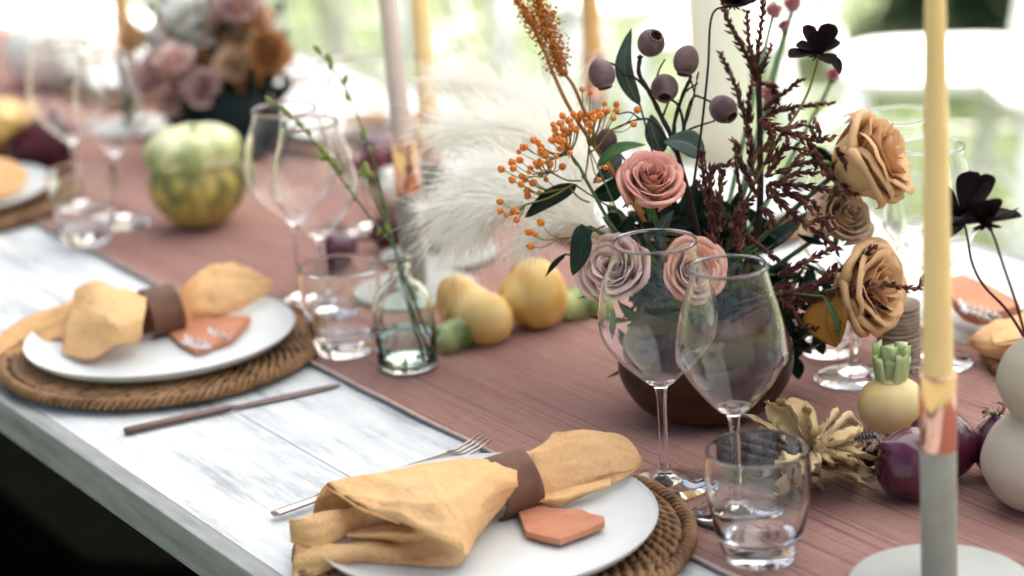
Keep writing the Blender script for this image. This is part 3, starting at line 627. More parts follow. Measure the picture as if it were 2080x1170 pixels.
# fork and knife
FKZ = .009
def along(a, b, f, z): p = P(*a).lerp(P(*b), f); return V((p.x, p.y, TZ + z))
def blade_strip(mb, a, b, secs):             # secs: (f, halfwidth, z, thickness)
    A_, B_ = P(*a), P(*b); d = (B_ - A_).normalized(); s = V((-d.y, d.x, 0)); rows = []
    for f, hw, z, th in secs:
        p = A_.lerp(B_, f); p = V((p.x, p.y, TZ + z)); row = []
        for k in range(10):
            q = 2 * math.pi * k / 10; row.append(p + s * hw * math.cos(q) + V((0, 0, th * math.sin(q))))
        rows.append(row)
    b0 = len(mb.v); mb.quad_grid(rows, close_u=True); mb.cap([b0 + k for k in range(10)][::-1]); mb.cap([b0 + (len(rows) - 1) * 10 + k for k in range(10)])
fa, fb = (556, 1058), (990, 916)
t = thing('fork', 'slim steel fork lying under the nearest plate, handle and tines showing', 'fork', along(fa, fb, .5, 0))
mb = MB(); blade_strip(mb, fa, fb, [(0, .0045, .006, .0018), (.02, .0058, .006, .0022), (.2, .0048, .007, .002), (.45, .0032, .008, .002), (.62, .0030, .009, .002), (.72, .006, .008, .0012), (.80, .0105, .006, .001), (.85, .0112, .006, .0009)]); wpart('handle', mb, M['steel'], t)
A_, B_ = P(*fa), P(*fb); dd = (B_ - A_).normalized(); ss = V((-dd.y, dd.x, 0)); LL = (B_ - A_).length
for k in range(4):
    o_ = (-.0092 + k * .0061); mb = MB(); pts = [A_ + dd * LL * f + ss * o_ * (1 + .04 * (f - .84) / .16) + V((0, 0, z)) for f, z in ((.835, .006), (.88, .0068), (.94, .0095), (1.0, .014))]
    mb.tube(pts, [.0014, .0013, .0012, .0007], 6); wpart('tine', mb, M['steel'], t)
ka, kb = (254, 884), (692, 786)
t = thing('knife', 'slim dark bronze knife on the bare wood below the left middle plate', 'knife', along(ka, kb, .5, 0))
mb = MB(); blade_strip(mb, ka, kb, [(0, .0040, .004, .003), (.01, .0046, .004, .0036), (.25, .0042, .004, .0034), (.47, .0038, .004, .003), (.49, .0022, .004, .002), (.5, .002, .004, .0016)]); wpart('handle', mb, M['bronze'], t)
mb = MB(); blade_strip(mb, ka, kb, [(.49, .002, .004, .0014), (.52, .0045, .0032, .0009), (.7, .006, .0028, .0008), (.9, .0062, .0026, .0007), (.97, .0042, .0025, .0006), (1, .001, .0025, .0004)]); wpart('blade', mb, M['bronze'], t)
# ------------------------------------------------------------ glassware
GZ = .0062                                   # runner surface above the table top
def glass_prof(kind):
    if kind == 'A': rim, mx, H, zm, zb, foot = .0338, .0483, .210, .143, .086, .037
    else: rim, mx, H, zm, zb, foot = .0300, .0435, .207, .135, .085, .037
    outer = [(.0045, zb - .004), (.0065, zb + .001), (.016, zb + .0085), (mx * .72, zb + .027), (mx * .93, zb + .042), (mx, zm - .002), (mx * .985, zm + .012), (mx * .9, zm + .034), (rim + .0012, H - .012), (rim, H)]
    oc = [(p.x, p.y) for p in cr([V((a, b, 0)) for a, b in outer], 5)]
    inner = []
    for a, b in outer[::-1]:
        inner.append((a, b))
    ic = [(max(.0003, r - .0011), z) for r, z in oc if z > zb + .006][::-1]; ic[0] = (rim - .0010, H - .0002)
    ic += [(.008, zb + .0075), (.0003, zb + .0062)]
    stem = [(.0003, .0002), (foot, .0002), (foot + .0004, .0010), (foot, .0019), (.026, .0035), (.014, .0065), (.0075, .0105), (.0052, .016), (.0040, .026), (.0036, .05), (.0038, zb - .012)]
    sc_ = [(p.x, p.y) for p in cr([V((a, b, 0)) for a, b in stem[4:]], 4)]
    return stem[:4] + sc_ + oc + ic
def wine_glass(kind, x, y, label, z=GZ):
    t = thing('wine_glass', label, 'wine glass', (x, y, TZ + z), group='clear stemmed wine glasses')
    key = 'bowl_and_stem' + kind
    if key not in bpy.data.meshes:
        mb = MB(); mb.lathe(glass_prof(kind), 72); me = mb.mesh(key); me.materials.append(M['thinglass'])
    o = bpy.data.objects.new('bowl_and_stem', bpy.data.meshes[key]); C.objects.link(o); o.parent = t
    rk = 'rim' + kind; rr_, rh_ = (.0333, .2101) if kind == 'A' else (.0295, .2071)
    if rk not in bpy.data.meshes:
        mb = MB(); mb.tube([(rr_ * math.cos(a), rr_ * math.sin(a), rh_) for a in [2 * math.pi * i / 72 for i in range(73)]], .0008, 8, caps=False); mb.mesh(rk).materials.append(M['glass'])
    o = bpy.data.objects.new('rim', bpy.data.meshes[rk]); C.objects.link(o); o.parent = t
    return t
def tumbler(x, y, label, z=GZ):
    t = thing('tumbler', label, 'tumbler', (x, y, TZ + z), group='clear glass tumblers')
    if 'tumbler_body' not in bpy.data.meshes:
        o_ = [(.0003, .0003), (.024, .0003), (.0268, .0015), (.0290, .006), (.0345, .026), (.0385, .048), (.0400, .064), (.0397, .078), (.0388, .0880)]
        i_ = [(.0380, .0890), (.0372, .0880), (.0380, .076), (.0383, .062), (.0368, .046), (.0325, .028), (.0285, .0195), (.024, .0172), (.013, .0165), (.0003, .0163)]
        mb = MB(); mb.lathe([(p.x, p.y) for p in cr([V((a, b, 0)) for a, b in o_ + i_], 4)], 72); mb.mesh('tumbler_body').materials.append(M['glass'])
    o = bpy.data.objects.new('body', bpy.data.meshes['tumbler_body']); C.objects.link(o); o.parent = t
    return t
def at(px, py): p = P(px, py, GZ); return p.x, p.y
wine_glass('A', *at(1352, 985), 'larger empty wine glass just behind the nearest plate, in front of the bouquet')
wine_glass('B', *at(1498, 1046), 'slimmer empty wine glass before the bouquet bowl, its foot behind the nearest tumbler')
tumbler(*at(1545, 1131), 'nearest clear tumbler, in front of the wine glass stem at the bottom of the picture')
wine_glass('A', *at(615, 612), 'blurred larger wine glass, left of the pair beside the budding green stems')
wine_glass('B', *at(664, 642), 'blurred slimmer wine glass just behind the tumbler by the left middle plate')
tumbler(*at(703, 713), 'blurred tumbler between the left middle plate and the bud vase')
tumbler(*at(180, 490), 'blurred tumbler beside the plate at the left edge')
wine_glass('B', *at(250, 452), 'blurred wine glass by the left edge, its foot right of the tumbler')
wine_glass('A', *at(165, 425), 'blurred wine glass by the left edge, directly behind the tumbler')
wine_glass('A', *at(1735, 765), 'wine glass behind the yellow turnip, its bowl hidden by the lower toffee rose')
tumbler(*at(1685, 712), 'tumbler behind the lower toffee rose, its white base showing under the ochre leaf')
wine_glass('B', *at(1895, 735), 'wine glass across the table behind the tall yellow candle')
wine_glass('A', *at(1835, 655), 'blurred wine glass between the lower toffee rose and the yellow candle')
# white bowl-like votive and plates
wine_glass('B', *at(752, 470), 'blurred far wine glass behind the budding stems, beside the red onion')
# ------------------------------------------------------------ candles
def candle(x, y, wax, waxname, label, hl, lean=(0, 0), L=.40, z=GZ, tipr=.0060):
    t = thing('candle_holder', label[0], 'candle holder', (x, y, TZ + z), group='grey candle holders with copper cups')
    mb = MB(); mb.lathe([(.0005, .0002), (.064, .0002), (.0655, .001), (.066, .003), (.0655, .005), (.064, .0058), (.015, .0062), (.0005, .0062)], 72); obj('base_disc', mb, M['disc'], t)
    mb = MB(); mb.lathe([(.0005, .0062), (.0128, .0062), (.0131, .007), (.0131, .108), (.0125, .109), (.0005, .109)], 40); obj('stem', mb, M['greypaint'], t)
    mb = MB(); mb.lathe([(.0005, .1085), (.0130, .1085), (.0134, .1095), (.0134, .1650), (.0130, .1660), (.0119, .1660), (.0119, .124), (.0005, .124)], 40); obj('copper_cup', mb, M['copper'], t)
    c = thing('candle', label[1], 'candle', (x, y, TZ + z + .125), group='tall taper candles')
    d = V((lean[0], lean[1], 1)).normalized(); Mx = basis(d, (0, 1, 0)); mb = MB()
    mb.lathe([(.0003, 0), (.0112, .0005), (.0113, .04), (.0110, .045), (.0108, .06)] + [(.0107 + (tipr - .0107) * (k / 8), .06 + (L - .075) * k / 8) for k in range(1, 9)] + [(tipr * .7, L - .006), (.0018, L - .001), (.0003, L)], 32, M=Mx); obj('wax', mb, wax, c)
    mb = MB(); mb.tube([d * (L - .002), d * (L + .012)], .0009, 6); obj('wick', mb, M['wick'], c)
candle(*at(1908, 1192), M['yellowwax'], 'yellow', ('nearest grey candle holder with pale round base and copper cup, bottom right of the picture', 'tall yellow taper candle in the nearest copper cup, at the right of the picture'), 0)
def lean_to(px0, py0, px1, py1, base, L=.40):
    # direction of a leaning candle: keeps the depth of its holder
    b = V((base[0], base[1], TZ + GZ + .15)); dep = (b - CAM).dot(FW); a = Q(px0, py0, dep); c = Q(px1, py1, dep); d = (c - a)
    up = V((0, 0, 1)); k = d.normalized(); k = k / k.z; return (k.x * .95, k.y * .95)
b1 = at(845, 592); b2 = at(893, 520)
candle(*b1, M['pinkwax'], 'mauve', ('blurred grey candle holder with copper cup behind the bud vase', 'pale mauve taper candle leaning left in the copper cup behind the bud vase'), 0, lean_to(843, 395, 798, 0, b1))
candle(*b2, M['yellowwax'], 'yellow', ('blurred grey candle holder with copper cup right behind the one of the mauve candle', 'blurred yellow taper candle just right of the leaning mauve candle'), 0, lean_to(880, 330, 852, 0, b2))
candle(*at(1218, 372), M['ochrewax'], 'ochre', ('far candle holder with copper cup hidden behind the berries and pampas grass', 'blurred ochre taper candle standing behind the leftmost gum nut'), 0, (-.0, 0), L=.44, tipr=.009)
candle(*at(275, 262), M['ochrewax'], 'orange', ('far blurred candle holder at the far flower bouquet, upper left', 'thin blurred orange taper candle in the upper left, left of the far bouquet'), 0, (0, 0), L=.30)
# ivory pillar candle behind bouquet
c = P(1470, 345, GZ); t = thing('pillar_candle', 'thick ivory pillar candle behind the bouquet, between the gum nuts and the dark catkins', 'candle', c)
mb = MB(); mb.lathe([(.0005, 0), (.036, .0004), (.037, .002), (.037, .325), (.035, .330), (.025, .327), (.0005, .322)], 48); obj('wax', mb, M['creamwax'], t)
mb = MB(); mb.tube([(0, 0, .32), (.001, 0, .338)], .0012, 6); obj('wick', mb, M['wick'], t)
# ------------------------------------------------------------ bud vase with stems
bx, by = at(829, 744)
t = thing('bud_vase', 'small clear green-tinted glass bottle with water, holding the budding stems', 'bud vase', (bx, by, TZ + GZ))
o_ = [(.0003, .0002), (.026, .0002), (.0285, .002), (.0292, .006), (.0292, .060), (.0285, .068), (.024, .078), (.015, .086), (.0105, .091), (.0098, .096), (.0100, .104), (.0135, .1065), (.0140, .109)]
i_ = [(.0120, .1105), (.0100, .108), (.0080, .103), (.0078, .095), (.0085, .089), (.014, .0835), (.022, .0755), (.0265, .067), (.0274, .060), (.0274, .008), (.024, .0045), (.0003, .0035)]
mb = MB(); mb.lathe(o_ + i_, 56); obj('bottle', mb, M['greenglass'], t)
mb = MB(); mb.lathe([(.0003, .0048), (.0235, .0058), (.0268, .0095), (.0268, .034), (.0003, .0345)], 40); obj('water', mb, M['water'], t)
bd = (V((bx, by, TZ + .06)) - CAM).dot(FW)
def bud_stem(pts, buds, label, leafy=()):
    pp = cr([Q(x, y, bd + dz) for x, y, dz in pts], 7); t = thing('budding_stem', label, 'green stem', pp[0], group='green budding stems in the bud vase')
    mb = MB(); n = len(pp); mb.tube(pp, [.0016 * (1 - .72 * i / n) for i in range(n)], 7); wpart('stem', mb, M['stemgreen'], t)
    for x, y, s, ang in buds:
        c = Q(x, y, bd + pts[-1][2] * .8); d = cdir(math.cos(ang), math.sin(ang), .2); mb = MB()
        mb.lathe([(.0002, -s), (s * .34, -s * .6), (s * .48, 0), (s * .34, s * .6), (.0002, s)], 10, org=c, M=basis(d)); wpart('bud', mb, M['bud'], t)
bud_stem([(872, 738, 0), (845, 650, 0), (815, 560, 0), (800, 500, 0), (762, 455, .0), (700, 372, .0), (640, 290, 0), (590, 235, 0), (543, 200, 0)],
         [(546, 203, .0052, 2.4), (572, 219, .0058, 2.5), (584, 230, .0068, 2.3), (608, 251, .006, 2.3), (627, 268, .0045, 2.2), (652, 300, .0065, 2.2), (664, 315, .0075, 2.1), (676, 330, .0072, 2.0), (690, 345, .006, 1.9), (655, 322, .005, 2.6), (706, 378, .005, 2.2), (720, 402, .004, 1.2), (770, 470, .005, 1.3)], 'longest budding green stem, arching left out of the bud vase')
bud_stem([(888, 735, 0), (862, 665, 0), (822, 560, 0), (800, 495, 0), (778, 400, .01), (757, 320, .015), (733, 255, .018), (705, 185, .02), (668, 128, .02), (642, 100, .02)],
         [(645, 101, .0060, 2.3), (668, 120, .0068, 1.9), (672, 133, .0052, 1.2), (701, 162, .006, 1.2), (706, 196, .0055, 1.8), (738, 272, .0062, 1.4), (752, 305, .0045, 1.8)], 'taller budding green stem, rising upright out of the bud vase')
bud_stem([(858, 735, 0), (835, 640, 0), (812, 560, 0), (796, 480, 0), (762, 410, 0), (742, 340, 0)], [(742, 345, .009, 1.6), (750, 352, .006, 2.4), (733, 352, .006, .8), (786, 462, .005, 1.8)], 'short green stem between the two long ones, ending in a green bud')
# ------------------------------------------------------------ double bulb vase and cosmos
vc = P(2122, 1022, GZ); t = thing('double_bulb_vase', 'matte sand coloured vase of two stacked bulbs, cut off by the right edge', 'vase', vc)
pr = [(.0005, .0005), (.022, .0006), (.036, .008), (.0455, .024), (.0465, .036), (.040, .052), (.029, .0635), (.0245, .068), (.0285, .073), (.0345, .085), (.0350, .096), (.029, .110), (.0175, .120), (.0120, .124), (.0118, .136), (.0095, .137), (.0090, .124), (.0090, .100), (.0005, .098)]
mb = MB(); mb.lathe([(p.x * 1.06, p.y * 1.13) for p in cr([V((a, b, 0)) for a, b in pr], 5)], 64); obj('body', mb, M['sand'], t)
VD = (vc + V((0, 0, .1)) - CAM).dot(FW)
def petal_surf(w_, l_, curl, cup, n=8, base=.15, notch=0.0):
    rows = []; x = z = 0; ang = 0
    for i in range(n + 1):
        f = i / n; hw = w_ * (base + (1 - base) * math.sin(min(1, f * 1.25) * math.pi / 2)) * (1 if f < .7 else math.sqrt(max(.02, 1 - ((f - .7) / .3) ** 2 * .92)))
        row = []
        for j in range(7):
            u = -1 + 2 * j / 6; row.append(V((u * hw, x - notch * (1 - abs(u)) * (f > .95), z + cup * (u * u) * hw)))
        rows.append(row); a = curl * f; x += l_ / n * math.cos(a); z += l_ / n * math.sin(a)
    return rows
def cosmos(cx, cy, dep, axis, petals, L, label, stem, grp, off=None, stem_m='winestem'):
    c = Q(cx, cy, dep); t = thing('cosmos_flower', label, 'flower', c, group=grp); B_ = basis(axis, UP)
    for k, (az, el, ln, cl) in enumerate(petals):
        # az around the axis, el tilt above the flower's plane
        rows = petal_surf(L * .42, L * ln, cl, .35)
        Rz = Matrix.Rotation(az - math.pi / 2, 3, 'Z'); Rx = Matrix.Rotation(el, 3, 'X')
        mb = MB(); mb.quad_grid([[B_ @ (Rz @ (Rx @ p + V((0, L * .10, 0)))) + c for p in r] for r in rows]); wpart('petal', mb, M['cosmos'], t, solid=.0004, subsurf=1)
    mb = MB()
    for k in range(26):
        a = k * 2.4; r = L * .17 * math.sqrt(k / 26); p = B_ @ V((r * math.cos(a), r * math.sin(a), L * .02)) + c; q = B_ @ V((r * 1.3 * math.cos(a), r * 1.3 * math.sin(a), L * rng.uniform(.16, .28))) + c
        mb.tube([p, q], L * .022, 5)
    mb.lathe([(.0002, -L * .12), (L * .13, -L * .05), (L * .2, 0), (L * .13, L * .08), (.0002, L * .1)], 12, org=c, M=B_); wpart('centre', mb, M['cosmos'], t)
    mb = MB()
    for k in range(8):
        a = k * .785; p = B_ @ V((L * .1 * math.cos(a), L * .1 * math.sin(a), -L * .08)) + c; q = B_ @ V((L * .42 * math.cos(a), L * .42 * math.sin(a), -L * .14 - L * .03 * (k % 3))) + c
        mb.tube([p, p.lerp(q, .5), q], [L * .05, L * .045, L * .004], 5)
    wpart('sepals', mb, M['winestem'], t)
    pts = cr([B_ @ V((0, 0, -L * .1)) + c] + [Q(x, y, dep + dz) for x, y, dz in stem], 8); mb = MB(); mb.tube(pts, [.0009 + .0005 * i / len(pts) for i in range(len(pts))], 6); wpart('stem', mb, M[stem_m], t)
R_ = math.radians
cosmos(2003, 452, VD - .02, cdir(-.12, .99, .18), [(R_(-80), R_(35), 1.0, .4), (R_(-30), R_(10), .8, .1), (R_(20), R_(5), .8, .0), (R_(80), R_(4), 1.15, .0), (R_(130), R_(2), .9, .0), (R_(180), R_(-4), .9, -.1), (R_(235), R_(6), .9, .2), (R_(-60), R_(48), .85, .2)], .030, 'nearly black cosmos flower seen edge on, right of the tall yellow candle', [(2018, 480, 0), (2040, 545, 0), (2062, 610, .01), (2085, 690, .02), (2100, 755, .02)], 'dark cosmos flowers')
cosmos(1952, 432, VD + .02, cdir(-.5, .5, .6), [(R_(0), R_(30), 1.5, .3), (R_(-32), R_(30), 1.3, .2), (R_(32), R_(20), 1.3, .2), (R_(80), R_(10), 1.1, .2), (R_(-90), R_(10), .9, .2), (R_(150), R_(0), 1.0, .1), (R_(200), R_(0), .9, .1)], .029, 'nearly black cosmos flower with upright petals, half hidden behind the tall yellow candle', [(1966, 488, 0), (1975, 535, 0), (1998, 580, 0), (2045, 630, .01), (2085, 695, .01), (2102, 755, .01)], 'dark cosmos flowers')
# ------------------------------------------------------------ vegetables
def onion(px, py, r, label, axis, rootn=14, hk=.93, mat='onion', cat='onion', grp='red onions', dz=0):
    c = P(px, py, GZ + r * hk * .96 + dz); t = thing('red_onion', label, cat, c, group=grp); B_ = basis(axis)
    mb = MB(); sg = rng.uniform(0, 9)
    pr = [(.0004, -.93)] + [(math.sin(a) * (1 + .02 * math.cos(a)), -math.cos(a) * hk) for a in [math.pi * k / 20 for k in range(1, 19)]] + [(.12, 1.0), (.06, 1.10), (.0004, 1.12)]
    mb.lathe([(a * r, z * r) for a, z in pr], 48, M=B_, org=c, mod=lambda a, f: 1 + .012 * math.sin(a * 5 + sg) + .008 * math.sin(a * 11)); wpart('bulb', mb, M[mat], t)
    mb = MB()
    for k in range(rootn):
        a = rng.uniform(0, 6.28); p = B_ @ V((.05 * r * math.cos(a), .05 * r * math.sin(a), r * 1.08)) + c
        d = B_ @ V((math.cos(a) * .8, math.sin(a) * .8, rng.uniform(.2, 1.2))); q = p + d * r * .18; s = q + (d + V((0, 0, -1))) * r * rng.uniform(.05, .2)
        mb.tube(cr([p, q, s], 4), .0004, 4)
    wpart('roots', mb, M['root'], t)
    mb = MB()
    for k in range(3):
        a = rng.uniform(0, 6.28); pts = [B_ @ V((.08 * r * math.cos(a), .08 * r * math.sin(a), r)) + c]; 
        for j in range(5): pts.append(pts[-1] + (B_ @ V((math.cos(a + j * .9), math.sin(a + j * .9), .5))) * r * .13)
        mb.tube(cr(pts, 3), [r * .035 * (1 - i / 17) + .0003 for i in range(len(cr(pts, 3)))], 5, flat=.4)
    wpart('dry_tip', mb, M['winestem'], t)
onion(1850, 942, .0300, 'front red onion of the group, glossy, touching the corn husks', cdir(-.75, .5, .2))
onion(1912, 905, .0300, 'red onion directly behind the copper candle cup', cdir(.3, .6, -.6))
onion(2040, 905, .0275, 'red onion with dry roots on top, between the candle and the sand coloured vase', cdir(-.35, .95, .3), rootn=26)
onion(775, 318, .0340, 'blurred red onion across the table behind the budding stems', cdir(.1, 1, 0))
onion(684, 505, .0230, 'small very dark red onion behind the blurred tumbler', cdir(.1, 1, 0))
# turnip
tc_ = P(1812, 880, GZ); t = thing('yellow_turnip', 'yellow turnip with cut green stalks, standing behind the red onions', 'turnip', tc_)
pr = [(.0004, .001), (.010, .002), (.021, .008), (.0285, .020), (.0290, .031), (.0245, .041), (.0185, .046), (.014, .049), (.0128, .051), (.0004, .052)]
mb = MB(); mb.lathe([(p.x, p.y) for p in cr([V((a, b, 0)) for a, b in pr], 4)], 48, mod=lambda a, f: 1 + .02 * math.sin(3 * a) + .012 * math.sin(7 * a + 1)); obj('root', mb, M['turnip'], t)
for k in range(11):
    a = k * 2 * math.pi / 11 * 1.0; rr = .0105 if k < 9 else .004; lx, ly = math.cos(a), math.sin(a); h = .027 + .007 * math.sin(k * 2.3) ; Bz = basis((lx * .12 + .02, ly * .12, 1), (lx, ly, 0)); mb = MB(); rows = []
    for i in range(6):
        f = i / 5; wd = .0078 - .001 * f; dpt = .0030; row = []
        for q in range(8):
            an = 2 * math.pi * q / 8; row.append(V((lx * rr, ly * rr, .047)) + V((lx, ly, 0)) * (dpt * math.cos(an) + f * .0035) + V((-ly, lx, 0)) * (wd * math.sin(an)) + V((0, 0, h * f + .0015 * math.sin(an * 2 + k))))
        rows.append(row)
    mb.quad_grid(rows, close_u=True); mb.cap([40 + q for q in range(8)]); obj('cut_stalk', mb, M['stalk'], t)
for k in range(5):
    a = k * 1.3; mb = MB(); pts = cr([V((.004 * math.cos(a), .004 * math.sin(a), .047)), V((.005 * math.cos(a + .5), .005 * math.sin(a + .5), .066)), V((.003 * math.cos(a + 1), .003 * math.sin(a + 1), .078))], 4); mb.tube(pts, .0022, 6, flat=.5); obj('inner_stalk', mb, M['stalk'], t)
# corn cobs with husks
def corn(c0, c1, rad, label, nk=(26, 14)):
    t = thing('corn_cob', label, 'corn cob', c0, group='dark dried corn cobs'); d = (c1 - c0); L = d.length; d.normalize(); B_ = basis(d); mb = MB(); core = MB()
    core.lathe([(.0004, 0), (rad * .7, .002), (rad * .84, L * .3), (rad * .8, L * .7), (rad * .45, L * .95), (.0004, L)], 16, org=c0, M=B_); wpart('core', core, M['corn'], t)
    for i in range(nk[0]):
        f = (i + .5) / nk[0]; r = rad * (math.sin(min(1, f * 2.2 + .35) * math.pi / 2)) * (1 if f < .6 else math.sqrt(max(.05, 1 - ((f - .6) / .42) ** 2)))
        for k in range(nk[1]):
            a = 2 * math.pi * (k + .5 * (i % 2) * 0 + .05 * i) / nk[1]; p = B_ @ V((math.cos(a) * r * .86, math.sin(a) * r * .86, L * f)) + c0; n_ = B_ @ V((math.cos(a), math.sin(a), 0))
            s = V((L / nk[0] * .52, rad * 2.7 / nk[1], 0)); tt = n_.cross(d)
            b = len(mb.v)
            for (da, db, h) in ((-1, -1, 0), (1, -1, 0), (1, 1, 0), (-1, 1, 0), (-.6, -.6, 1), (.6, -.6, 1), (.6, .6, 1), (-.6, .6, 1)): mb.v.append(tuple(p + d * da * s.x + tt * db * s.y + n_ * (rad * .20 * h)))
            for fc in ((4, 5, 6, 7), (0, 1, 5, 4), (1, 2, 6, 5), (2, 3, 7, 6), (3, 0, 4, 7)): mb.f.append(tuple(b + q for q in fc)); mb.uv.append(((0, 0),) * 4)
    o = wpart('kernels', mb, M['corn'], t); o['kind'] = 'stuff'
    return t
def husk_leaf(t, pts, wd, roll, sd_, name='husk_leaf', m='husk', wseg=6):
    pts = cr(pts, 6); n = len(pts); rows = []; ref = None; rr = random.Random(sd_)
    for i, p in enumerate(pts):
        f = i / (n - 1); tg = (pts[min(i + 1, n - 1)] - pts[max(0, i - 1)]).normalized(); s = tg.cross(V((0, 0, 1)))
        s = s.normalized() if s.length > .05 else V((1, 0, 0)); nn = s.cross(tg); a = roll + f * rr.uniform(.3, 1.4) * (1 if sd_ % 2 else -1)
        s2 = s * math.cos(a) + nn * math.sin(a); n2 = nn * math.cos(a) - s * math.sin(a); hw = wd * math.sin(math.pi * (f * .86 + .12)) ** 1.15 * (1 if f < .85 else 1 - (f - .85) / .155)
        row = []
        for j in range(wseg + 1):
            u = -1 + 2 * j / wseg; ru = 1 + .12 * mnoise.noise(V((f * 5, u * 3, sd_))); row.append(p + s2 * u * hw * ru * .62 + n2 * (hw * .38 * (u * u) + .0012 * math.sin(u * 9 + sd_) + .0022 * mnoise.noise(V((f * 6, u * 2, sd_ * 3.1)))))
        rows.append(row)
    mb = MB(); mb.quad_grid(rows)
    for k_, v_ in enumerate(mb.v):
        if v_[2] < TZ + GZ + .0012: mb.v[k_] = (v_[0], v_[1], TZ + GZ + .0012)
    wpart(name, mb, M[m], t, solid=.0003)
c0 = P(1640, 935, .030); c1 = P(1452, 912, .024)
t = corn(c0, c1, .0175, 'dark purple corn cob with papery husks, its tip seen through the nearest tumbler')
def PP(l): return [P(x, y, z) for x, y, z in l]
HL = [([(1650, 930, .03), (1610, 930, .048), (1580, 950, .04), (1548, 970, .028)], .013, -.2),
      ([(1645, 925, .03), (1580, 880, .05), (1530, 850, .045), (1480, 838, .035)], .005, .4), ([(1640, 920, .03), (1600, 860, .05), (1570, 830, .06), (1555, 815, .05)], .013, .8),
      ([(1650, 915, .03), (1630, 850, .055), (1600, 822, .06), (1570, 828, .05)], .016, .3), ([(1655, 920, .035), (1680, 870, .05), (1700, 845, .05), (1690, 828, .045)], .012, .4),
      ([(1650, 930, .035), (1700, 905, .055), (1735, 880, .055), (1745, 862, .05)], .013, .5), ([(1650, 935, .03), (1705, 930, .045), (1765, 930, .04), (1806, 945, .025)], .006, .2),
      ([(1650, 940, .028), (1700, 955, .035), (1735, 970, .028), (1780, 1000, .012)], .008, .3), ([(1650, 940, .02), (1690, 960, .03), (1740, 985, .01), (1800, 1012, .004)], .0022, .4),
      ([(1645, 945, .02), (1650, 975, .028), (1660, 985, .012), (1680, 1000, .004)], .007, .5), ([(1640, 950, .02), (1600, 985, .02), (1590, 1010, .008), (1640, 990, .003)], .010, .1),
      ([(1645, 930, .03), (1680, 915, .042), (1720, 915, .045), (1760, 905, .035)], .010, -.3), ([(1650, 930, .03), (1690, 885, .05), (1730, 850, .05), (1760, 880, .03)], .011, .9),
      ([(1650, 935, .02), (1720, 945, .03), (1760, 960, .025), (1790, 952, .02)], .010, -.4),
      ([(1648, 925, .03), (1660, 880, .05), (1650, 840, .06), (1620, 835, .055)], .015, 1.0), ([(1650, 940, .02), (1640, 970, .022), (1600, 960, .018), (1575, 975, .006)], .012, .6),
      ([(1650, 930, .02), (1690, 935, .03), (1730, 950, .03), (1750, 990, .006)], .009, .8), ([(1650, 930, .02), (1610, 880, .03), (1560, 870, .03), (1535, 880, .02)], .010, .2)]
rh = random.Random(77)
for i in range(30):
    a = rh.uniform(-1.2, 2.3); r1 = rh.uniform(60, 125); ex, ey = 1655 + r1 * math.cos(a) * (1.05 if math.cos(a) > 0 else .75), 925 + r1 * math.sin(a) * .62
    zt = max(.004, .045 - (ey - 860) * .00035); HL.append(([(1650, 928, .03), (1650 + (ex - 1650) * .4, 928 + (ey - 928) * .3 - 14, .05), (1650 + (ex - 1650) * .75, 928 + (ey - 928) * .65 - 10, .045), (ex, ey, zt)], rh.uniform(.003, .0075), rh.uniform(-.6, .9)))
for i, (pts, wd, ro) in enumerate(HL): husk_leaf(t, PP(pts), wd, ro, i + 1)
t2 = corn(P(1690, 925, .028), P(1800, 905, .026), .014, 'second dark corn cob lying between the husks and the front red onion', (16, 12))
# gourds left of the bouquet
def gourd(label, spine, radii, m, ridges=0, cat='gourd', name='yellow_gourd', stem=None, grp=None):
    pts = cr(spine, 6); n = len(pts); rad = list(np.interp(np.linspace(0, 1, n), np.linspace(0, 1, len(radii)), radii)); t = thing(name, label, cat, pts[n // 2], group=grp)
    # smooth radii with rounded ends
    f = np.linspace(0, 1, n); mb = MB(); fine = []
    rr_ = cr([V((a, 0, 0)) for a in radii], 6); rad = [max(.0004, rr_[int(i * (len(rr_) - 1) / (n - 1))].x) for i in range(n)]
    mb.tube(pts, rad, 28, caps=True); wpart('body', mb, m, t, subsurf=1)
    if stem:
        mb = MB(); q = cr(stem, 4); mb.tube(q, [.0042 - .0015 * i / len(q) for i in range(len(q))], 8); wpart('stem', mb, M['turnip'] if m == M['gourd'] else M['stalk'], t)
    return t
def PG(l): return [P(x, y, z) for x, y, z in l]
gourd('yellow two-lobed gourd lying right of the bud vase', PG([(893, 612, .036), (900, 611, .036), (918, 612, .034), (945, 622, .03), (968, 636, .027), (992, 652, .026), (1012, 664, .024), (1020, 669, .023)]), [.001, .018, .0285, .026, .0255, .0275, .018, .001], M['gourd'], grp='yellow gourds')
gourd('round yellow gourd with a small stem end, under the pampas grass by the bouquet bowl', PG([(1020, 612, .038), (1026, 612, .038), (1050, 606, .038), (1078, 600, .038), (1098, 592, .038), (1116, 585, .038), (1122, 582, .038)]), [.001, .014, .026, .036, .036, .022, .001], M['gourd'], stem=PG([(1046, 608, .036), (1030, 596, .040), (1022, 590, .043)]), grp='yellow gourds')
gourd('small green striped gourd end in front of the two-lobed yellow gourd', PG([(893, 694, .016), (896, 694, .016), (908, 690, .016), (930, 680, .017), (960, 668, .015), (975, 660, .015)]), [.001, .012, .0165, .017, .012, .001], M['greengourd'], name='green_gourd', grp=None)
gourd('small green and white gourd between the round yellow gourd and the mauve rose', PG([(1138, 628, .016), (1142, 628, .016), (1160, 622, .017), (1185, 615, .018), (1205, 610, .016), (1210, 608, .016)]), [.001, .013, .017, .018, .013, .001], M['greengourd'], name='green_gourd')
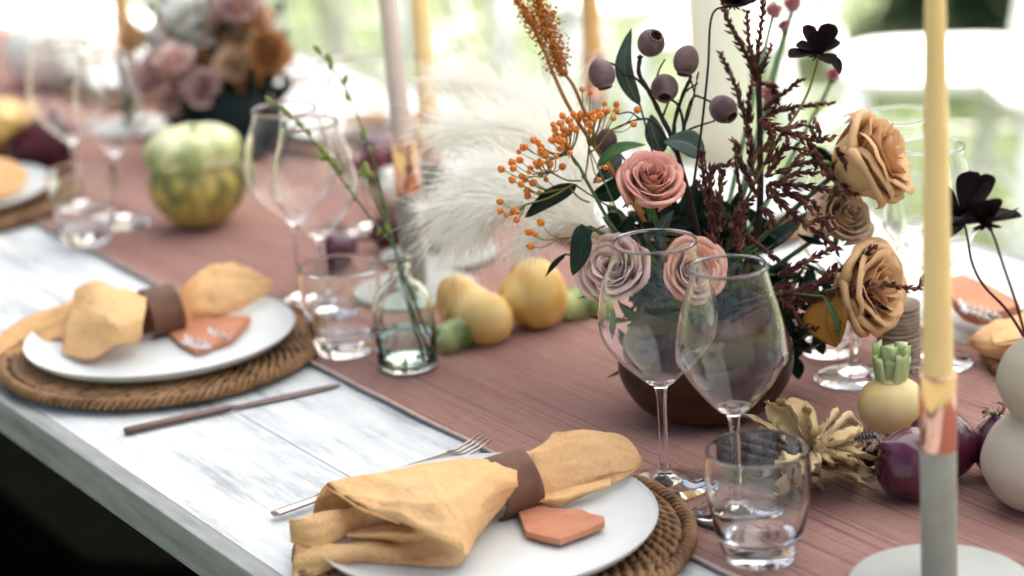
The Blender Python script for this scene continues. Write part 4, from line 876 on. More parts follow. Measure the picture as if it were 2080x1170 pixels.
# turban squash
c = P(411, 456, GZ); t = thing('turban_squash', 'large ribbed green and golden turban squash with a pale cap, on the runner', 'squash', c)
rb_ = lambda nn, am: (lambda a, f: 1 + am * abs(math.sin(a * nn / 2)) ** .8 - am * .5 + .03 * math.sin(a * 3 + f * 5) + .02 * math.sin(a * 7 - f * 9))
pr = [(.0005, .004), (.018, .002), (.030, .006), (.048, .024), (.056, .046), (.056, .062), (.050, .076), (.040, .084), (.0005, .086)]
mb = MB(); mb.lathe([(p.x, p.y) for p in cr([V((a, b, 0)) for a, b in pr], 4)], 80, mod=rb_(10, .11)); obj('body', mb, M['squashlow'], t)
pr = [(.0005, .070), (.040, .070), (.053, .078), (.0565, .092), (.052, .105), (.040, .115), (.022, .120), (.008, .118), (.0005, .117)]
mb = MB(); mb.lathe([(p.x, p.y) for p in cr([V((a, b, 0)) for a, b in pr], 4)], 80, mod=rb_(8, .12)); obj('cap', mb, M['squash'], t)
mb = MB(); mb.tube(cr([V((0, 0, .115)), V((.002, 0, .120)), V((.006, .002, .123))], 4), .004, 8); obj('stem', mb, M['stalk'], t)
# twine wrapped jar
c = P(1826, 742, GZ); t = thing('twine_wrapped_jar', 'cylinder wrapped in rough taupe twine, behind the yellow turnip', 'jar', c)
mb = MB(); mb.lathe([(.0005, .0005), (.017, .0005), (.0175, .062), (.0005, .062)], 32); obj('jar', mb, M['twine'], t)
for k in range(14):
    mb = MB(); r = .0183 + .0004 * math.sin(k * 2.1); mb.tube([(r * math.cos(a), r * math.sin(a), .0028 + k * .0043 + .0009 * math.sin(a + k)) for a in [2 * math.pi * i / 32 for i in range(33)]], .0023, 6, caps=False); obj('twine_turn', mb, M['twine'], t)
# ------------------------------------------------------------ bouquet bowl
BC = P(1437, 832, GZ); t = thing('bouquet_bowl', 'round dark brown glazed bowl holding the big bouquet, behind the two wine glasses', 'bowl', BC)
pr = [(.0005, .0005), (.040, .0008), (.060, .010), (.074, .030), (.078, .048), (.074, .068), (.064, .086), (.056, .096), (.054, .100), (.0515, .098), (.060, .084), (.071, .066), (.073, .048), (.066, .024), (.0005, .012)]
mb = MB(); mb.lathe([(p.x, p.y) for p in cr([V((a, b, 0)) for a, b in pr], 4)], 72); obj('body', mb, M['bowl'], t)
mb = MB(); mb.lathe([(.0005, .088), (.055, .088)], 24); obj('moss', mb, M['darkgreen'], t)
BD = (BC + V((0, 0, .1)) - CAM).dot(FW)      # depth of the bouquet's middle
NK = BC + V((0, 0, .09))                     # where the stems meet
# ------------------------------------------------------------ roses
def rose(px, py, dep, Rm, axis, m, label, n=30, open_=1.0, reflex=0.0, ruffle=.05, seed=0, stem=None, cat='rose', grp=None, name='rose', tall=1.0, res=(9, 10)):
    c = Q(px, py, dep); t = thing(name, label, cat, c, group=grp); B_ = basis(axis, UP); rr = random.Random(seed); nu, nv = res
    for i in range(n):
        f = i / (n - 1); rho = Rm * (.07 + .66 * f ** .85) ; phi = i * 2.39996 + rr.uniform(-.42, .42); wid = (1.45 - .60 * f) * rr.uniform(.9, 1.1)
        htop = Rm * (.52 - .40 * f ** 1.6 + rr.uniform(-.05, .05)) * tall; zb = -Rm * .62 * tall
        h = htop - zb; curl = (.55 + 1.9 * f ** 1.5) * open_ + (reflex * max(0, f - .35) * 3.4); lean = .02 + .34 * f * open_ + reflex * .15 * f
        segs = nv; prof = []; r = Rm * .04; z = zb; tot = h + rho * .7; ang = 1.35
        # rises as a cup then curls outwards
        for k in range(segs + 1):
            v = k / segs; prof.append((r, z))
            if v < .30: a = 1.35 - (1.35 - lean) * (v / .30) ** .8
            elif v < .72: a = lean
            else: a = lean + curl * ((v - .72) / .28) ** 1.2
            st = tot / segs * (.62 if v >= .72 and reflex == 0 else .95 if v < .72 else .62 + .5 * reflex)
            if v < .30: sr = rho / (.30 * segs) * .80; r += sr * math.sin(min(1.5, a + .2)); z += st * math.cos(a) * .9
            else: r += st * math.sin(a); z += st * math.cos(a)
        dz = htop - max(p[1] for p in prof); sg = rr.uniform(0, 50); rows = []; rt = 1 + rr.uniform(-.06, .06)
        for k, (r, z) in enumerate(prof):
            v = k / segs; row = []
            for j in range(nu + 1):
                u = -1 + 2 * j / nu; narrow = .35 + .65 * min(1, v * 2.2) if v < .45 else 1
                tip = 1 - max(0, v - .7) / .3 * (.55 * abs(u) ** 3) + .16 * f * max(0, v - .8) / .2 * (1 - abs(u)) ** 1.5
                if v > .72: 
                    bi = int(segs * .72); r_ = prof[bi][0] + (r - prof[bi][0]) * tip; z_ = prof[bi][1] + (z - prof[bi][1]) * tip - Rm * .16 * abs(u) ** 3.0 * (v - .72) / .28 * (1 + f)
                else: r_, z_ = r, z
                a = phi + u * wid * narrow
                r_ = r_ * rt + rho * .09 * u * v + Rm * ruffle * v * v * mnoise.noise(V((u * 2.2, v * 2, sg))); z_ += dz * v + Rm * ruffle * .9 * v * v * mnoise.noise(V((u * 2.4, v * 2, sg + 9)))
                pin = 1 - .10 * reflex * f * max(0, v - .8) * 5 * (1 - abs(u))
                row.append(B_ @ V((r_ * pin * math.cos(a), r_ * pin * math.sin(a), z_)) + c)
            rows.append(row)
        mb = MB(); mb.quad_grid(rows); wpart('petal', mb, m, t, solid=.00015)
    base = c - (B_ @ V((0, 0, 1))) * Rm * .62 * tall
    mb = MB(); mb.lathe([(.0003, -Rm * .16), (Rm * .10, -Rm * .10), (Rm * .17, 0), (Rm * .14, Rm * .1)], 12, org=base, M=B_); wpart('hip', mb, M['midgreen'], t)
    for k in range(5):
        a = k * 1.257 + seed; d = B_ @ V((math.cos(a), math.sin(a), 0)); ax = B_ @ V((0, 0, 1)); s = ax.cross(d); rows = []
        for i in range(6):
            f = i / 5; p = base + d * Rm * (.12 + .55 * f) + ax * Rm * (.05 + .15 * f - .42 * f * f); hw = Rm * .10 * math.sin(math.pi * (f * .8 + .2)) + .0002; rows.append([p - s * hw, p + ax * hw * .3, p + s * hw])
        mb = MB(); mb.quad_grid(rows); wpart('sepal', mb, M['midgreen'], t, solid=.0003)
    if stem is None: stem = NK
    mid = base.lerp(stem, .5) - (B_ @ V((0, 0, 1))) * Rm * .5
    mb = MB(); pts = cr([base, mid, stem], 8); mb.tube(pts, .0023, 7); wpart('stem', mb, M['stemgreen'], t)
    return t
def px2m(r, dep): return r * dep / FPX
G1 = 'roses in the big bouquet'
rose(1322, 368, BD - .06, px2m(80, BD), cdir(.10, .52, .82), M['rosePink'], 'coral pink rose at the top of the rose group, above the larger wine glass', n=27, seed=1, grp=G1)
rose(1246, 545, BD - .05, px2m(84, BD), cdir(-.30, .22, .85), M['roseMauve'], 'dusty mauve rose left of the larger wine glass, lowest left in the bouquet', n=27, seed=2, grp=G1, ruffle=.09)
rose(1408, 548, BD - .06, px2m(78, BD), cdir(.18, .12, .95), M['rosePeach'], 'peach pink rose seen through the two wine glass rims', n=30, seed=3, grp=G1)
rose(1768, 322, BD - .03, px2m(106, BD), cdir(.80, .34, .42), M['roseToffee'], 'upper toffee coloured rose with curled back petals, right side of the bouquet', n=27, seed=4, reflex=1.0, grp=G1, ruffle=.07, tall=1.2)
rose(1765, 585, BD - .03, px2m(103, BD), cdir(.66, .05, .62), M['roseToffee'], 'lower toffee coloured rose above the ochre leaf, right side of the bouquet', n=27, seed=5, reflex=.9, grp=G1, ruffle=.08, tall=1.1)
rose(1714, 442, BD + .0, px2m(72, BD), cdir(.35, .35, .75), M['roseCream'], 'pale cream peach rose between the two toffee roses', n=28, seed=6, grp=G1)
# ------------------------------------------------------------ leaves
def leaf(a, b, wd, dep, m, label, bend=.15, fold=.25, roll=0.0, to=None, dz=0, grp='leaves in the big bouquet', cat='leaf', stem=True, z1=0):
    A_ = Q(*a, dep); B2 = Q(*b, dep + z1); L = (B2 - A_).length; d = (B2 - A_) / L; tow = -FW; s = d.cross(tow).normalized(); n_ = s.cross(d); s = s * math.cos(roll) + n_ * math.sin(roll); n_ = s.cross(d)
    t = thing('leaf', label, cat, A_, group=grp); W = px2m(wd / 2, dep); rows = []
    for i in range(13):
        f = i / 12; p = A_ + d * L * f + s * bend * L * math.sin(f * math.pi) + n_ * L * .08 * math.sin(f * math.pi); hw = W * (math.sin(math.pi * min(1, f ** .8)) ** .75) + .0001; row = []
        for j in range(9):
            u = -1 + 2 * j / 8; row.append(p + s * u * hw + n_ * (fold * abs(u) * hw + .0009 * mnoise.noise(V((f * 4, u * 2, a[0] * .1)))))
        rows.append(row)
    mb = MB(); mb.quad_grid(rows); wpart('blade', mb, m, t, solid=.0004)
    if stem:
        mb = MB(); e = to or NK; mb.tube(cr([A_ + d * L * .02, A_.lerp(e, .4) - d * L * .2, e], 6), .0009, 5); wpart('stalk', mb, M['stemgreen'] if m != M['greygreen'] else M['darkstem'], t)
    return t
LV = [((1300, 215), (1283, 57), 40, -.01, 'greygreen', 'narrow upright grey-green eucalyptus leaf behind the topmost gum nut'),
      ((1432, 318), (1348, 288), 58, -.03, 'greygreen', 'broad grey-green eucalyptus leaf just above the coral pink rose, left of the thin dark stem'),
      ((1345, 312), (1322, 232), 46, .0, 'greygreen', 'dark grey-green leaf under the middle gum nut, above the coral pink rose'),
      ((1172, 375), (1066, 442), 40, -.02, 'darkgreen', 'dark green leaf pointing down left below the orange berries'),
      ((1182, 455), (1163, 560), 46, -.06, 'darkgreen', 'glossy dark green leaf hanging beside the mauve rose'),
      ((1200, 458), (1184, 520), 34, -.04, 'darkgreen', 'small dark green leaf right behind the hanging glossy leaf'),
      ((1212, 340), (1312, 294), 26, -.03, 'midgreen', 'bright green narrow leaf left of the coral pink rose, pointing right'),
      ((1205, 400), (1268, 350), 46, .0, 'darkgreen', 'dark green leaf tucked behind the left edge of the coral pink rose'),
      ((1262, 312), (1205, 372), 36, .01, 'greygreen', 'small grey-green leaf between the berries and the coral pink rose'),
      ((1150, 515), (1108, 562), 12, -.03, 'darkgreen', 'thin dark green leaf tip left of the hanging glossy leaf'),
      ((1252, 505), (1290, 438), 34, -.02, 'darkgreen', 'dark green leaf between the coral pink and the mauve rose'),
      ((1300, 455), (1400, 440), 30, -.02, 'darkgreen', 'dark green leaf lying under the coral pink rose'),
      ((1345, 500), (1368, 428), 30, -.03, 'greygreen', 'pale grey-green leaf just under the coral pink rose'),
      ((1690, 598), (1698, 706), 92, -.05, 'ochreleaf', 'large ochre yellow leaf hanging below the lower toffee rose'),
      ((1672, 600), (1704, 692), 12, -.07, 'midgreen', 'narrow green leaf lying over the ochre leaf'),
      ((1500, 520), (1640, 430), 40, .04, 'darkgreen', 'dark green leaf behind the drooping catkins, pointing up right'),
      ((1640, 300), (1700, 350), 34, .03, 'darkgreen', 'dark green leaf behind the upper toffee rose'),
      ((1590, 640), (1540, 720), 18, -.02, 'darkgreen', 'dark strap leaf low right beside the slimmer wine glass')]
for i, (a, b, wd, dz, m, lab) in enumerate(LV): leaf(a, b, wd, BD + dz, M[m], lab, bend=.12 * (1 if i % 2 else -1), roll=(.5 if i % 3 == 0 else -.4))
rl = random.Random(21)
t = thing('filler_foliage', 'mass of small dark leaves filling the middle of the bouquet above the bowl', 'foliage', NK); mb = MB()
for i in range(900):
    px = rl.gauss(1450, 100); py = rl.uniform(430, 740); 
    if px < 1215 or px > 1690 or (py < 500 and px < 1260): continue
    if px > 1500 and py < 560 and rl.random() < .72: continue
    dep = BD + rl.uniform(.0, .09); a = Q(px, py, dep); d = cdir(rl.gauss(0, 1), rl.gauss(.3, 1), rl.gauss(0, .6)); L = rl.uniform(.018, .036); s = d.orthogonal().normalized(); n_ = s.cross(d); W = L * rl.uniform(.14, .26); rows = []
    for k in range(6):
        f = k / 5; p = a + d * L * f + n_ * L * .2 * f * f; hw = W * math.sin(math.pi * (f * .92 + .05)); rows.append([p - s * hw, p + n_ * hw * .25 * -1, p + s * hw])
    mb.quad_grid(rows)
o = wpart('leaves', mb, M['darkgreen'], t); o['kind'] = 'stuff'
mb = MB()
for i in range(46):
    a = rl.uniform(-1.2, 1.2); p = Q(1437 + a * 120, rl.uniform(480, 600), BD + rl.uniform(-.01, .05)); mb.tube(cr([NK + V((rl.uniform(-.03, .03), rl.uniform(-.03, .03), -.02)), NK.lerp(p, .5) + V((0, 0, .01)), p], 4), .0013, 5)
o = wpart('stems', mb, M['stemgreen'], t); o['kind'] = 'stuff'
# ------------------------------------------------------------ orange berries
BER = [(438,503),(495,468),(500,500),(530,412),(554,388),(562,384),(535,455),(609,349),(631,362),(646,386),(648,410),(495,559),(545,542),(541,583),(563,558),(583,518),(592,498),(630,486),(655,470),(640,462),(695,478),(684,470),(727,436),(641,630),(674,558),(604,576),(612,570),(576,617),(576,645),(646,530),(712,268),(721,294),(746,260),(761,222),(765,290),(793,247),(793,310),(818,213),(845,240),(856,214),(830,292),(800,418),(760,328),(765,355),(708,357),(727,326),(760,385),(790,378),(778,392),(745,395),(760,490),(875,543),(953,562),(988,494),(903,306),(926,236),(930,208),(950,192),(975,208),(1000,196),(962,220),(940,225),(1048,195),(1031,235),(1045,160),(985,157),(907,101),(863,82),(1156,190),(1137,266),(431,675),(431,725),(494,730),(523,732),(500,715),(463,747),(518,770),(646,784),(613,845),(592,909),(581,835),(880,246),(900,268),(810,272),(780,300),(700,350),(740,350),(670,430),(620,470),(860,230),(905,215)]
bm = MB(); bm.lathe([(.0002, -1), (.5, -.87), (.87, -.5), (1, 0), (.87, .5), (.5, .87), (.22, .97), (.12, .93), (.0002, .9)], 14); berry_me = bm.mesh('berry'); berry_me.materials.append(M['orange'])
bm = MB(); bm.lathe([(.0002, .93), (.24, .95), (.2, 1.03), (.0002, 1.0)], 8); tip_me = bm.mesh('berry_tip'); tip_me.materials.append(M['berrytip'])
def c2p(x, y): return 850 + x / 2.6, 150 + y / 2.6
hubs = [((800, 590), [(930, 640)]), ((850, 470), []), ((900, 380), []), ((560, 690), []), ((740, 860), [])]
HB = {'main': [(1040, 830), (985, 740), (930, 640), (880, 550), (850, 490), (800, 420)]}
hubp = [((795, 598), (905, 680)), ((700, 520), (860, 565)), ((800, 420), (850, 490)), ((900, 385), (880, 540)), ((565, 690), (820, 580)), ((745, 870), (985, 800)), ((1010, 300), (900, 420))]
groups = {}
for x, y in BER:
    if x > 1100: h = 6
    elif y > 770: h = 5
    elif y > 660 and x < 560: h = 4
    elif x < 700 and y > 430: h = 0 if y > 540 else 1
    elif x < 790: h = 2 if y < 420 else 1
    elif x > 860: h = 3
    else: h = 2
    groups.setdefault(h, []).append((x, y))
t = thing('berry_spray', 'spray of small orange berries on thin olive twigs, left side of the bouquet', 'berries', Q(*c2p(930, 640), BD - .04)); bdp = BD - .03
main = cr([NK] + [Q(*c2p(x, y), bdp) for x, y in HB['main']], 6); mb = MB(); mb.tube(main, [.0021 - .0010 * i / len(main) for i in range(len(main))], 7); wpart('stem', mb, M['stemgreen'], t)
rbr = random.Random(5); tw = MB()
for h, bl in groups.items():
    hp, root = hubp[h]; H = Q(*c2p(*hp), bdp + rbr.uniform(-.01, .01)); R0 = Q(*c2p(*root), bdp); tw.tube(cr([R0, R0.lerp(H, .5) + V((0, 0, -.003)), H], 4), .0009, 5)
    for x, y in bl:
        pz = rbr.uniform(-.022, .022); p = Q(*c2p(x, y), bdp + pz); r = rbr.uniform(.0024, .0038)
        o = bpy.data.objects.new('berry', berry_me); C.objects.link(o); o.parent = t; o.location = p - V(t.location); o.scale = (r, r, r)
        dd = (p - H).normalized(); o.rotation_mode = 'QUATERNION'; q_ = (dd + cdir(rbr.uniform(-.4, .4), rbr.uniform(0, .5), rbr.uniform(0, .9))).normalized().to_track_quat('Z', 'Y'); o.rotation_quaternion = q_
        o2 = bpy.data.objects.new('berry_tip', tip_me); C.objects.link(o2); o2.parent = o
        m_ = H.lerp(p, .55) + cdir(0, -1, 0) * (p - H).length * .16 + V((rbr.uniform(-.002, .002), 0, 0)); tw.tube(cr([H, m_, p], 4), [.0006 - .0002 * i / 9 for i in range(9)], 4)
o = wpart('twigs', tw, M['berrystem'], t)
# ------------------------------------------------------------ gum nuts
t = thing('gum_nut_branch', 'branch of mauve urn-shaped gum nuts standing up at the top of the bouquet', 'seed branch', Q(1370, 300, BD - .01)); gd = BD - .02
NUT = [(1222, 149, 27, 31, (.25, -1, .15), (1236, 128)), (1322, 88, 28, 29, (.30, .42, .75), (1298, 118)), (1394, 122, 26, 31, (-.18, -.95, .15), (1403, 150)), (1350, 178, 28, 29, (-.05, -.72, .62), (1345, 152)), (1468, 221, 28, 29, (.55, -.62, .50), (1440, 203)), (1232, 286, 22, 27, (-.1, -.6, -.5), (1240, 262))]
def urn(c, rx, rl_, ax, t):
    B_ = basis(ax, UP); mb = MB(); R0 = px2m(rx, gd); L = px2m(rl_, gd)
    pr = [(.0003, -1.02), (.16, -1.0), (.5, -.86), (.82, -.52), (.98, -.05), (.95, .35), (.78, .68), (.60, .84), (.53, .92), (.54, 1.0), (.50, 1.03), (.43, 1.0), (.40, .9)]
    mb.lathe([(p.x * R0, p.y * L) for p in cr([V((a, b, 0)) for a, b in pr], 3)], 32, org=c, M=B_, mod=lambda a, f: 1 + .015 * math.sin(a * 4) * f); wpart('nut', mb, M['nut'], t, solid=.0004)
    mb = MB(); mb.lathe([(.405 * R0, .93 * L), (.42 * R0, .7 * L), (.30 * R0, .45 * L), (.0003, .4 * L)], 20, org=c, M=B_)
    for k in range(4):
        a = k * 1.571 + .4; mb.tube([B_ @ V((.36 * R0 * math.cos(a), .36 * R0 * math.sin(a), .72 * L)) + c, B_ @ V((.1 * R0 * math.cos(a), .1 * R0 * math.sin(a), .66 * L)) + c], R0 * .09, 5)
    wpart('opening', mb, M['nutin'], t)
for x, y, rx, rl_, ax, at_ in NUT: urn(Q(x, y, gd), rx, rl_, cdir(*ax), t)
TW = [([(1437, 560), (1410, 440), (1372, 300), (1340, 230), (1318, 185), (1298, 150), (1300, 116)], .0024), ([(1318, 186), (1290, 158), (1266, 150), (1250, 133), (1234, 126)], .0011),
      ([(1372, 300), (1388, 262), (1378, 215), (1356, 195), (1350, 160)], .0014), ([(1345, 240), (1362, 190), (1352, 155)], .001), ([(1372, 300), (1370, 250), (1388, 190), (1402, 160), (1400, 148)], .0018),
      ([(1388, 270), (1398, 220), (1410, 196), (1424, 198), (1442, 206)], .0012), ([(1398, 150), (1406, 172), (1412, 196)], .0009), ([(1388, 190), (1400, 180), (1416, 170)], .001), ([(1370, 300), (1395, 268), (1412, 258), (1450, 246)], .0011),
      ([(1326, 192), (1338, 145), (1350, 122)], .0009), ([(1372, 310), (1330, 250), (1300, 242), (1262, 255), (1240, 265)], .0011), ([(1300, 242), (1280, 228), (1255, 232)], .0008), ([(1372, 300), (1400, 230), (1418, 150), (1415, 158)], .0008)]
for pts, r in TW:
    q = cr([Q(x, y, gd + .004) for x, y in pts], 6); mb = MB(); mb.tube(q, [r * (1.1 - .35 * i / len(q)) * (1 + .10 * math.sin(i * 1.7)) for i in range(len(q))], 7); mb.lathe([(.0002, -r), (r * 1.4, 0), (.0002, r)], 8, org=q[-1]); wpart('twig', mb, M['darkstem'], t)
# ------------------------------------------------------------ dried brown catkins
def catkin_branch(label, brs, main=None, dep0=0.0):
    a0 = brs[0][0][0]; t = thing('dried_catkin_branch', label, 'dried branch', Q(*a0, BD + dep0), group='dried brown catkin branches'); rr = random.Random(int(a0[0]))
    if main:
        mb = MB(); q = cr([Q(x, y, BD + dep0 + .004) for x, y in main[0]], 6); mb.tube(q, [main[1] * (1.15 - .4 * i / len(q)) for i in range(len(q))], 8); wpart('stem', mb, M['darkstem'], t)
    for pts, s in brs:
        z0 = rr.uniform(-.025, .02); n0 = len(pts); q = cr([Q(x, y, BD + dep0 + z0 * (i / n0)) for i, (x, y) in enumerate(pts)], 8); mb = MB(); n = len(q)
        mb.tube(q, [s * .0014 * (1 - .55 * i / n) + .0003 for i in range(n)], 6); L = sum((q[i + 1] - q[i]).length for i in range(n - 1)); cnt = max(8, int(L / (.0021 * s))); sp_ = 0
        for k in range(cnt):
            f = k / cnt * (n - 1); i = int(f); p = q[i].lerp(q[min(n - 1, i + 1)], f - i); tg = (q[min(n - 1, i + 1)] - q[i]).normalized() if i < n - 1 else tg
            o_ = tg.orthogonal().normalized(); a = k * 2.399 + rr.uniform(-.3, .3); o_ = Matrix.Rotation(a, 3, tg) @ o_; ff = k / cnt
            ln = s * rr.uniform(.0068, .011) * (1 - .45 * ff); sp = rr.uniform(.2, .55) * (1 if rr.random() < .8 else 1.5); d = (tg * math.cos(sp) + o_ * math.sin(sp)).normalized(); s_ = d.cross(o_).normalized(); nn = d.cross(s_); wd = s * .0019
            b = len(mb.v); base = p + o_ * s * .0008
            for v_ in (base, base + d * ln * .4 + s_ * wd, base + d * ln, base + d * ln * .4 - s_ * wd, base + d * ln * .42 + nn * wd * .75, base + d * ln * .42 - nn * wd * .5): mb.v.append(tuple(v_))
            for fc in ((0, 1, 4), (1, 2, 4), (2, 3, 4), (3, 0, 4), (1, 0, 5), (2, 1, 5), (3, 2, 5), (0, 3, 5)): mb.f.append(tuple(b + q2 for q2 in fc)); mb.uv.append(((0, 0),) * 3)
        wpart('catkin', mb, M['amar'], t, smooth=False)
catkin_branch('tallest dried brown catkin branch, rising past the dark cosmos at the top edge', [([(1540, 175), (1520, 120), (1502, 84), (1482, 50), (1470, 8)], 1.35), ([(1536, 145), (1541, 92), (1548, 35), (1550, -15)], 1.2), ([(1543, 152), (1556, 122), (1567, 88)], .9), ([(1530, 315), (1517, 252), (1503, 205), (1492, 170), (1477, 138), (1462, 105)], 1.15), ([(1545, 168), (1530, 130), (1520, 70), (1518, 20)], 1.2),
   ([(1550, 225), (1572, 204), (1600, 183), (1630, 160)], 1.15), ([(1556, 232), (1592, 222), (1640, 214), (1697, 209)], 1.05), ([(1552, 240), (1580, 225), (1610, 222), (1602, 240)], 1.1), ([(1548, 170), (1566, 172), (1576, 195), (1574, 232)], 1.4), ([(1525, 250), (1520, 210), (1528, 165)], 1.2)], (([(1490, 660), (1505, 600), (1520, 540), (1542, 440), (1544, 300), (1541, 165)]), .0034))
catkin_branch('dried catkin branch spreading right over the upper toffee rose', [([(1542, 243), (1571, 259), (1612, 273), (1650, 284), (1695, 281)], 1.5), ([(1640, 282), (1660, 315), (1672, 345), (1700, 372), (1738, 398)], 1.4), ([(1560, 330), (1579, 312), (1605, 300), (1640, 306)], 1.2), ([(1610, 337), (1645, 329), (1675, 340), (1690, 362)], 1.2), ([(1552, 335), (1590, 270), (1600, 262)], .8), ([(1600, 262), (1625, 252), (1632, 248)], 1.1), ([(1645, 255), (1652, 270), (1650, 285)], 1.1), ([(1575, 350), (1600, 345), (1625, 318), (1650, 310)], 1.2), ([(1655, 240), (1662, 262), (1668, 285)], .9),
   ([(1555, 360), (1575, 330), (1590, 305), (1600, 285)], 1.3), ([(1580, 372), (1605, 358), (1630, 350), (1660, 352)], 1.2), ([(1540, 310), (1560, 295), (1565, 270), (1560, 250)], 1.2), ([(1700, 300), (1716, 330), (1735, 352), (1744, 380)], 1.2)], None, -.055)
catkin_branch('drooping dried catkin branch crossing between the cream rose and the bouquet middle', [([(1558, 375), (1592, 418), (1632, 451), (1671, 483), (1703, 509)], 1.5), ([(1562, 373), (1618, 376), (1671, 384), (1714, 396)], 1.35), ([(1590, 385), (1625, 405), (1660, 440), (1690, 470)], 1.2), ([(1560, 400), (1600, 395), (1640, 405), (1664, 425)], 1.2), ([(1510, 478), (1540, 495), (1562, 515), (1580, 530)], 1.1), ([(1545, 420), (1565, 440), (1560, 460)], 1.5), ([(1640, 455), (1670, 445), (1694, 440)], .9)], None, -.045)
catkin_branch('low dried catkin branch reaching right across the lower toffee rose to the candle', [([(1585, 602), (1660, 574), (1711, 550), (1778, 500)], 1.45), ([(1590, 617), (1660, 603), (1728, 586), (1797, 578), (1860, 586), (1880, 562)], 1.25), ([(1715, 600), (1762, 606), (1796, 628)], 1.35), ([(1688, 610), (1704, 634), (1701, 674)], 1.25), ([(1585, 605), (1612, 632), (1630, 660), (1660, 669)], 1.1), ([(1580, 560), (1620, 540), (1660, 520), (1690, 505)], 1.3), ([(1590, 610), (1640, 595), (1680, 560), (1700, 540)], 1.3), ([(1560, 590), (1600, 575)], 1.2)], ([(1470, 660), (1520, 630), (1585, 603)], .003), -.05)
catkin_branch('short dense dried catkin clump right of the coral pink rose and thin stem', [([(1448, 480), (1440, 410), (1428, 350), (1425, 308)], 1.2), ([(1456, 470), (1444, 398), (1443, 358), (1452, 342), (1488, 332)], 1.35), ([(1462, 470), (1462, 400), (1468, 346)], 1.3), ([(1458, 520), (1446, 470), (1452, 420)], 1.7), ([(1488, 500), (1496, 450), (1524, 412)], 1.4), ([(1500, 510), (1500, 480), (1510, 440)], 1.5), ([(1452, 440), (1436, 405), (1414, 365)], 1.1), ([(1484, 460), (1500, 425), (1530, 400)], 1.2)], ([(1460, 640), (1458, 560), (1456, 470)], .003), -.05)
catkin_branch('upright dried catkin sprig beside the main dark stem, left of it', [([(1512, 470), (1506, 400), (1494, 330), (1500, 300), (1487, 284)], .9), ([(1538, 400), (1520, 360), (1505, 332), (1492, 300)], 1.2), ([(1530, 330), (1524, 290), (1517, 262)], 1.3), ([(1545, 380), (1530, 345), (1522, 310)], 1.2), ([(1560, 320), (1570, 280), (1555, 255)], 1.2)], None, -.03)
# dark scabiosa at the top on a thin stem, cosmos at top right
cosmos(1490, 8, BD - .04, cdir(.1, .8, .5), [(R_(a), R_(12), 1.0, .5) for a in range(0, 360, 36)] + [(R_(a + 18), R_(42), .75, .4) for a in range(0, 360, 45)], .019, 'dark cosmos flower cut off by the top edge, on a long thin dark stem', [(1447, 30, 0), (1438, 140, 0), (1425, 260, 0), (1405, 400, 0), (1388, 500, .01)], 'dark cosmos flowers', stem_m='darkstem')
cosmos(1663, 108, BD - .03, cdir(.05, .78, .45), [(R_(48), R_(48), 1.15, .2), (R_(132), R_(46), 1.1, .2), (R_(90), R_(60), .8, .5), (R_(-30), R_(-20), 1.05, -.7), (R_(205), R_(8), 1.25, -.2), (R_(-75), R_(10), .8, -.5), (R_(160), R_(10), .8, .1), (R_(20), R_(25), .8, .2)], .0235, 'dark cosmos flower facing up on a curved green stem, above the upper toffee rose', [(1655, 145, 0), (1640, 190, 0), (1612, 240, 0), (1570, 300, 0), (1500, 440, 0)], 'dark cosmos flowers', stem_m='berrystem')
# ------------------------------------------------------------ rust plumes
def plume(label, spine, stem, wd, seed, cnt=620, dz=0):
    rr = random.Random(seed); t = thing('rust_plume', label, 'dried plume', Q(*spine[0], BD + dz), group='rust coloured dried plumes')
    mb = MB(); q = cr([Q(x, y, BD + dz) for x, y in stem], 8); mb.tube(q, [.0021 - .0009 * i / len(q) for i in range(len(q))], 7); wpart('stem', mb, M['ruststem'], t)
    q = cr([Q(x, y, BD + dz) for x, y in spine], 10); n = len(q); mb = MB()
    for i in range(cnt):
        f = rr.random(); k = f * (n - 1); j = int(k); p = q[j].lerp(q[min(j + 1, n - 1)], k - j); w_ = wd * (math.sin(math.pi * (.12 + .8 * f)) * (.55 + .45 * abs(math.sin(f * 14)))); o_ = cdir(rr.gauss(0, 1), rr.gauss(.2, 1), rr.gauss(0, 1)) * w_ * rr.uniform(.1, 1) * .0009
        c = p + o_; d = cdir(rr.gauss(0, 1), rr.gauss(0, 1), rr.gauss(0, 1)); e = d.orthogonal().normalized(); s = rr.uniform(.0010, .0024); b = len(mb.v); g_ = d.cross(e)
        for v_ in (c - d * s, c + e * s * .6, c + d * s, c - e * s * .6, c + g_ * s * .6, c - g_ * s * .6): mb.v.append(tuple(v_))
        for fc in ((0, 1, 4), (1, 2, 4), (2, 3, 4), (3, 0, 4), (1, 0, 5), (2, 1, 5), (3, 2, 5), (0, 3, 5)): mb.f.append(tuple(b + q2 for q2 in fc)); mb.uv.append(((0, 0),) * 3)
        if i % 5 == 0: mb.tube([p, c], .0003, 3, caps=False)
    o = wpart('florets', mb, M['rust'], t, smooth=False); o['kind'] = 'stuff'
plume('left rust coloured dried plume, bending off the top edge', [(1102, 92), (1085, 55), (1066, 25), (1045, -10)], [(1330, 480), (1230, 330), (1160, 225), (1120, 140), (1098, 85), (1060, 20)], 13, 1, 380)
plume('right rust coloured dried plume, thick and leaning, cut by the top edge', [(1140, 150), (1128, 105), (1112, 60), (1098, 20), (1085, -25)], [(1340, 480), (1240, 340), (1195, 245), (1165, 175), (1135, 130), (1105, 40)], 24, 2, 1100, .005)
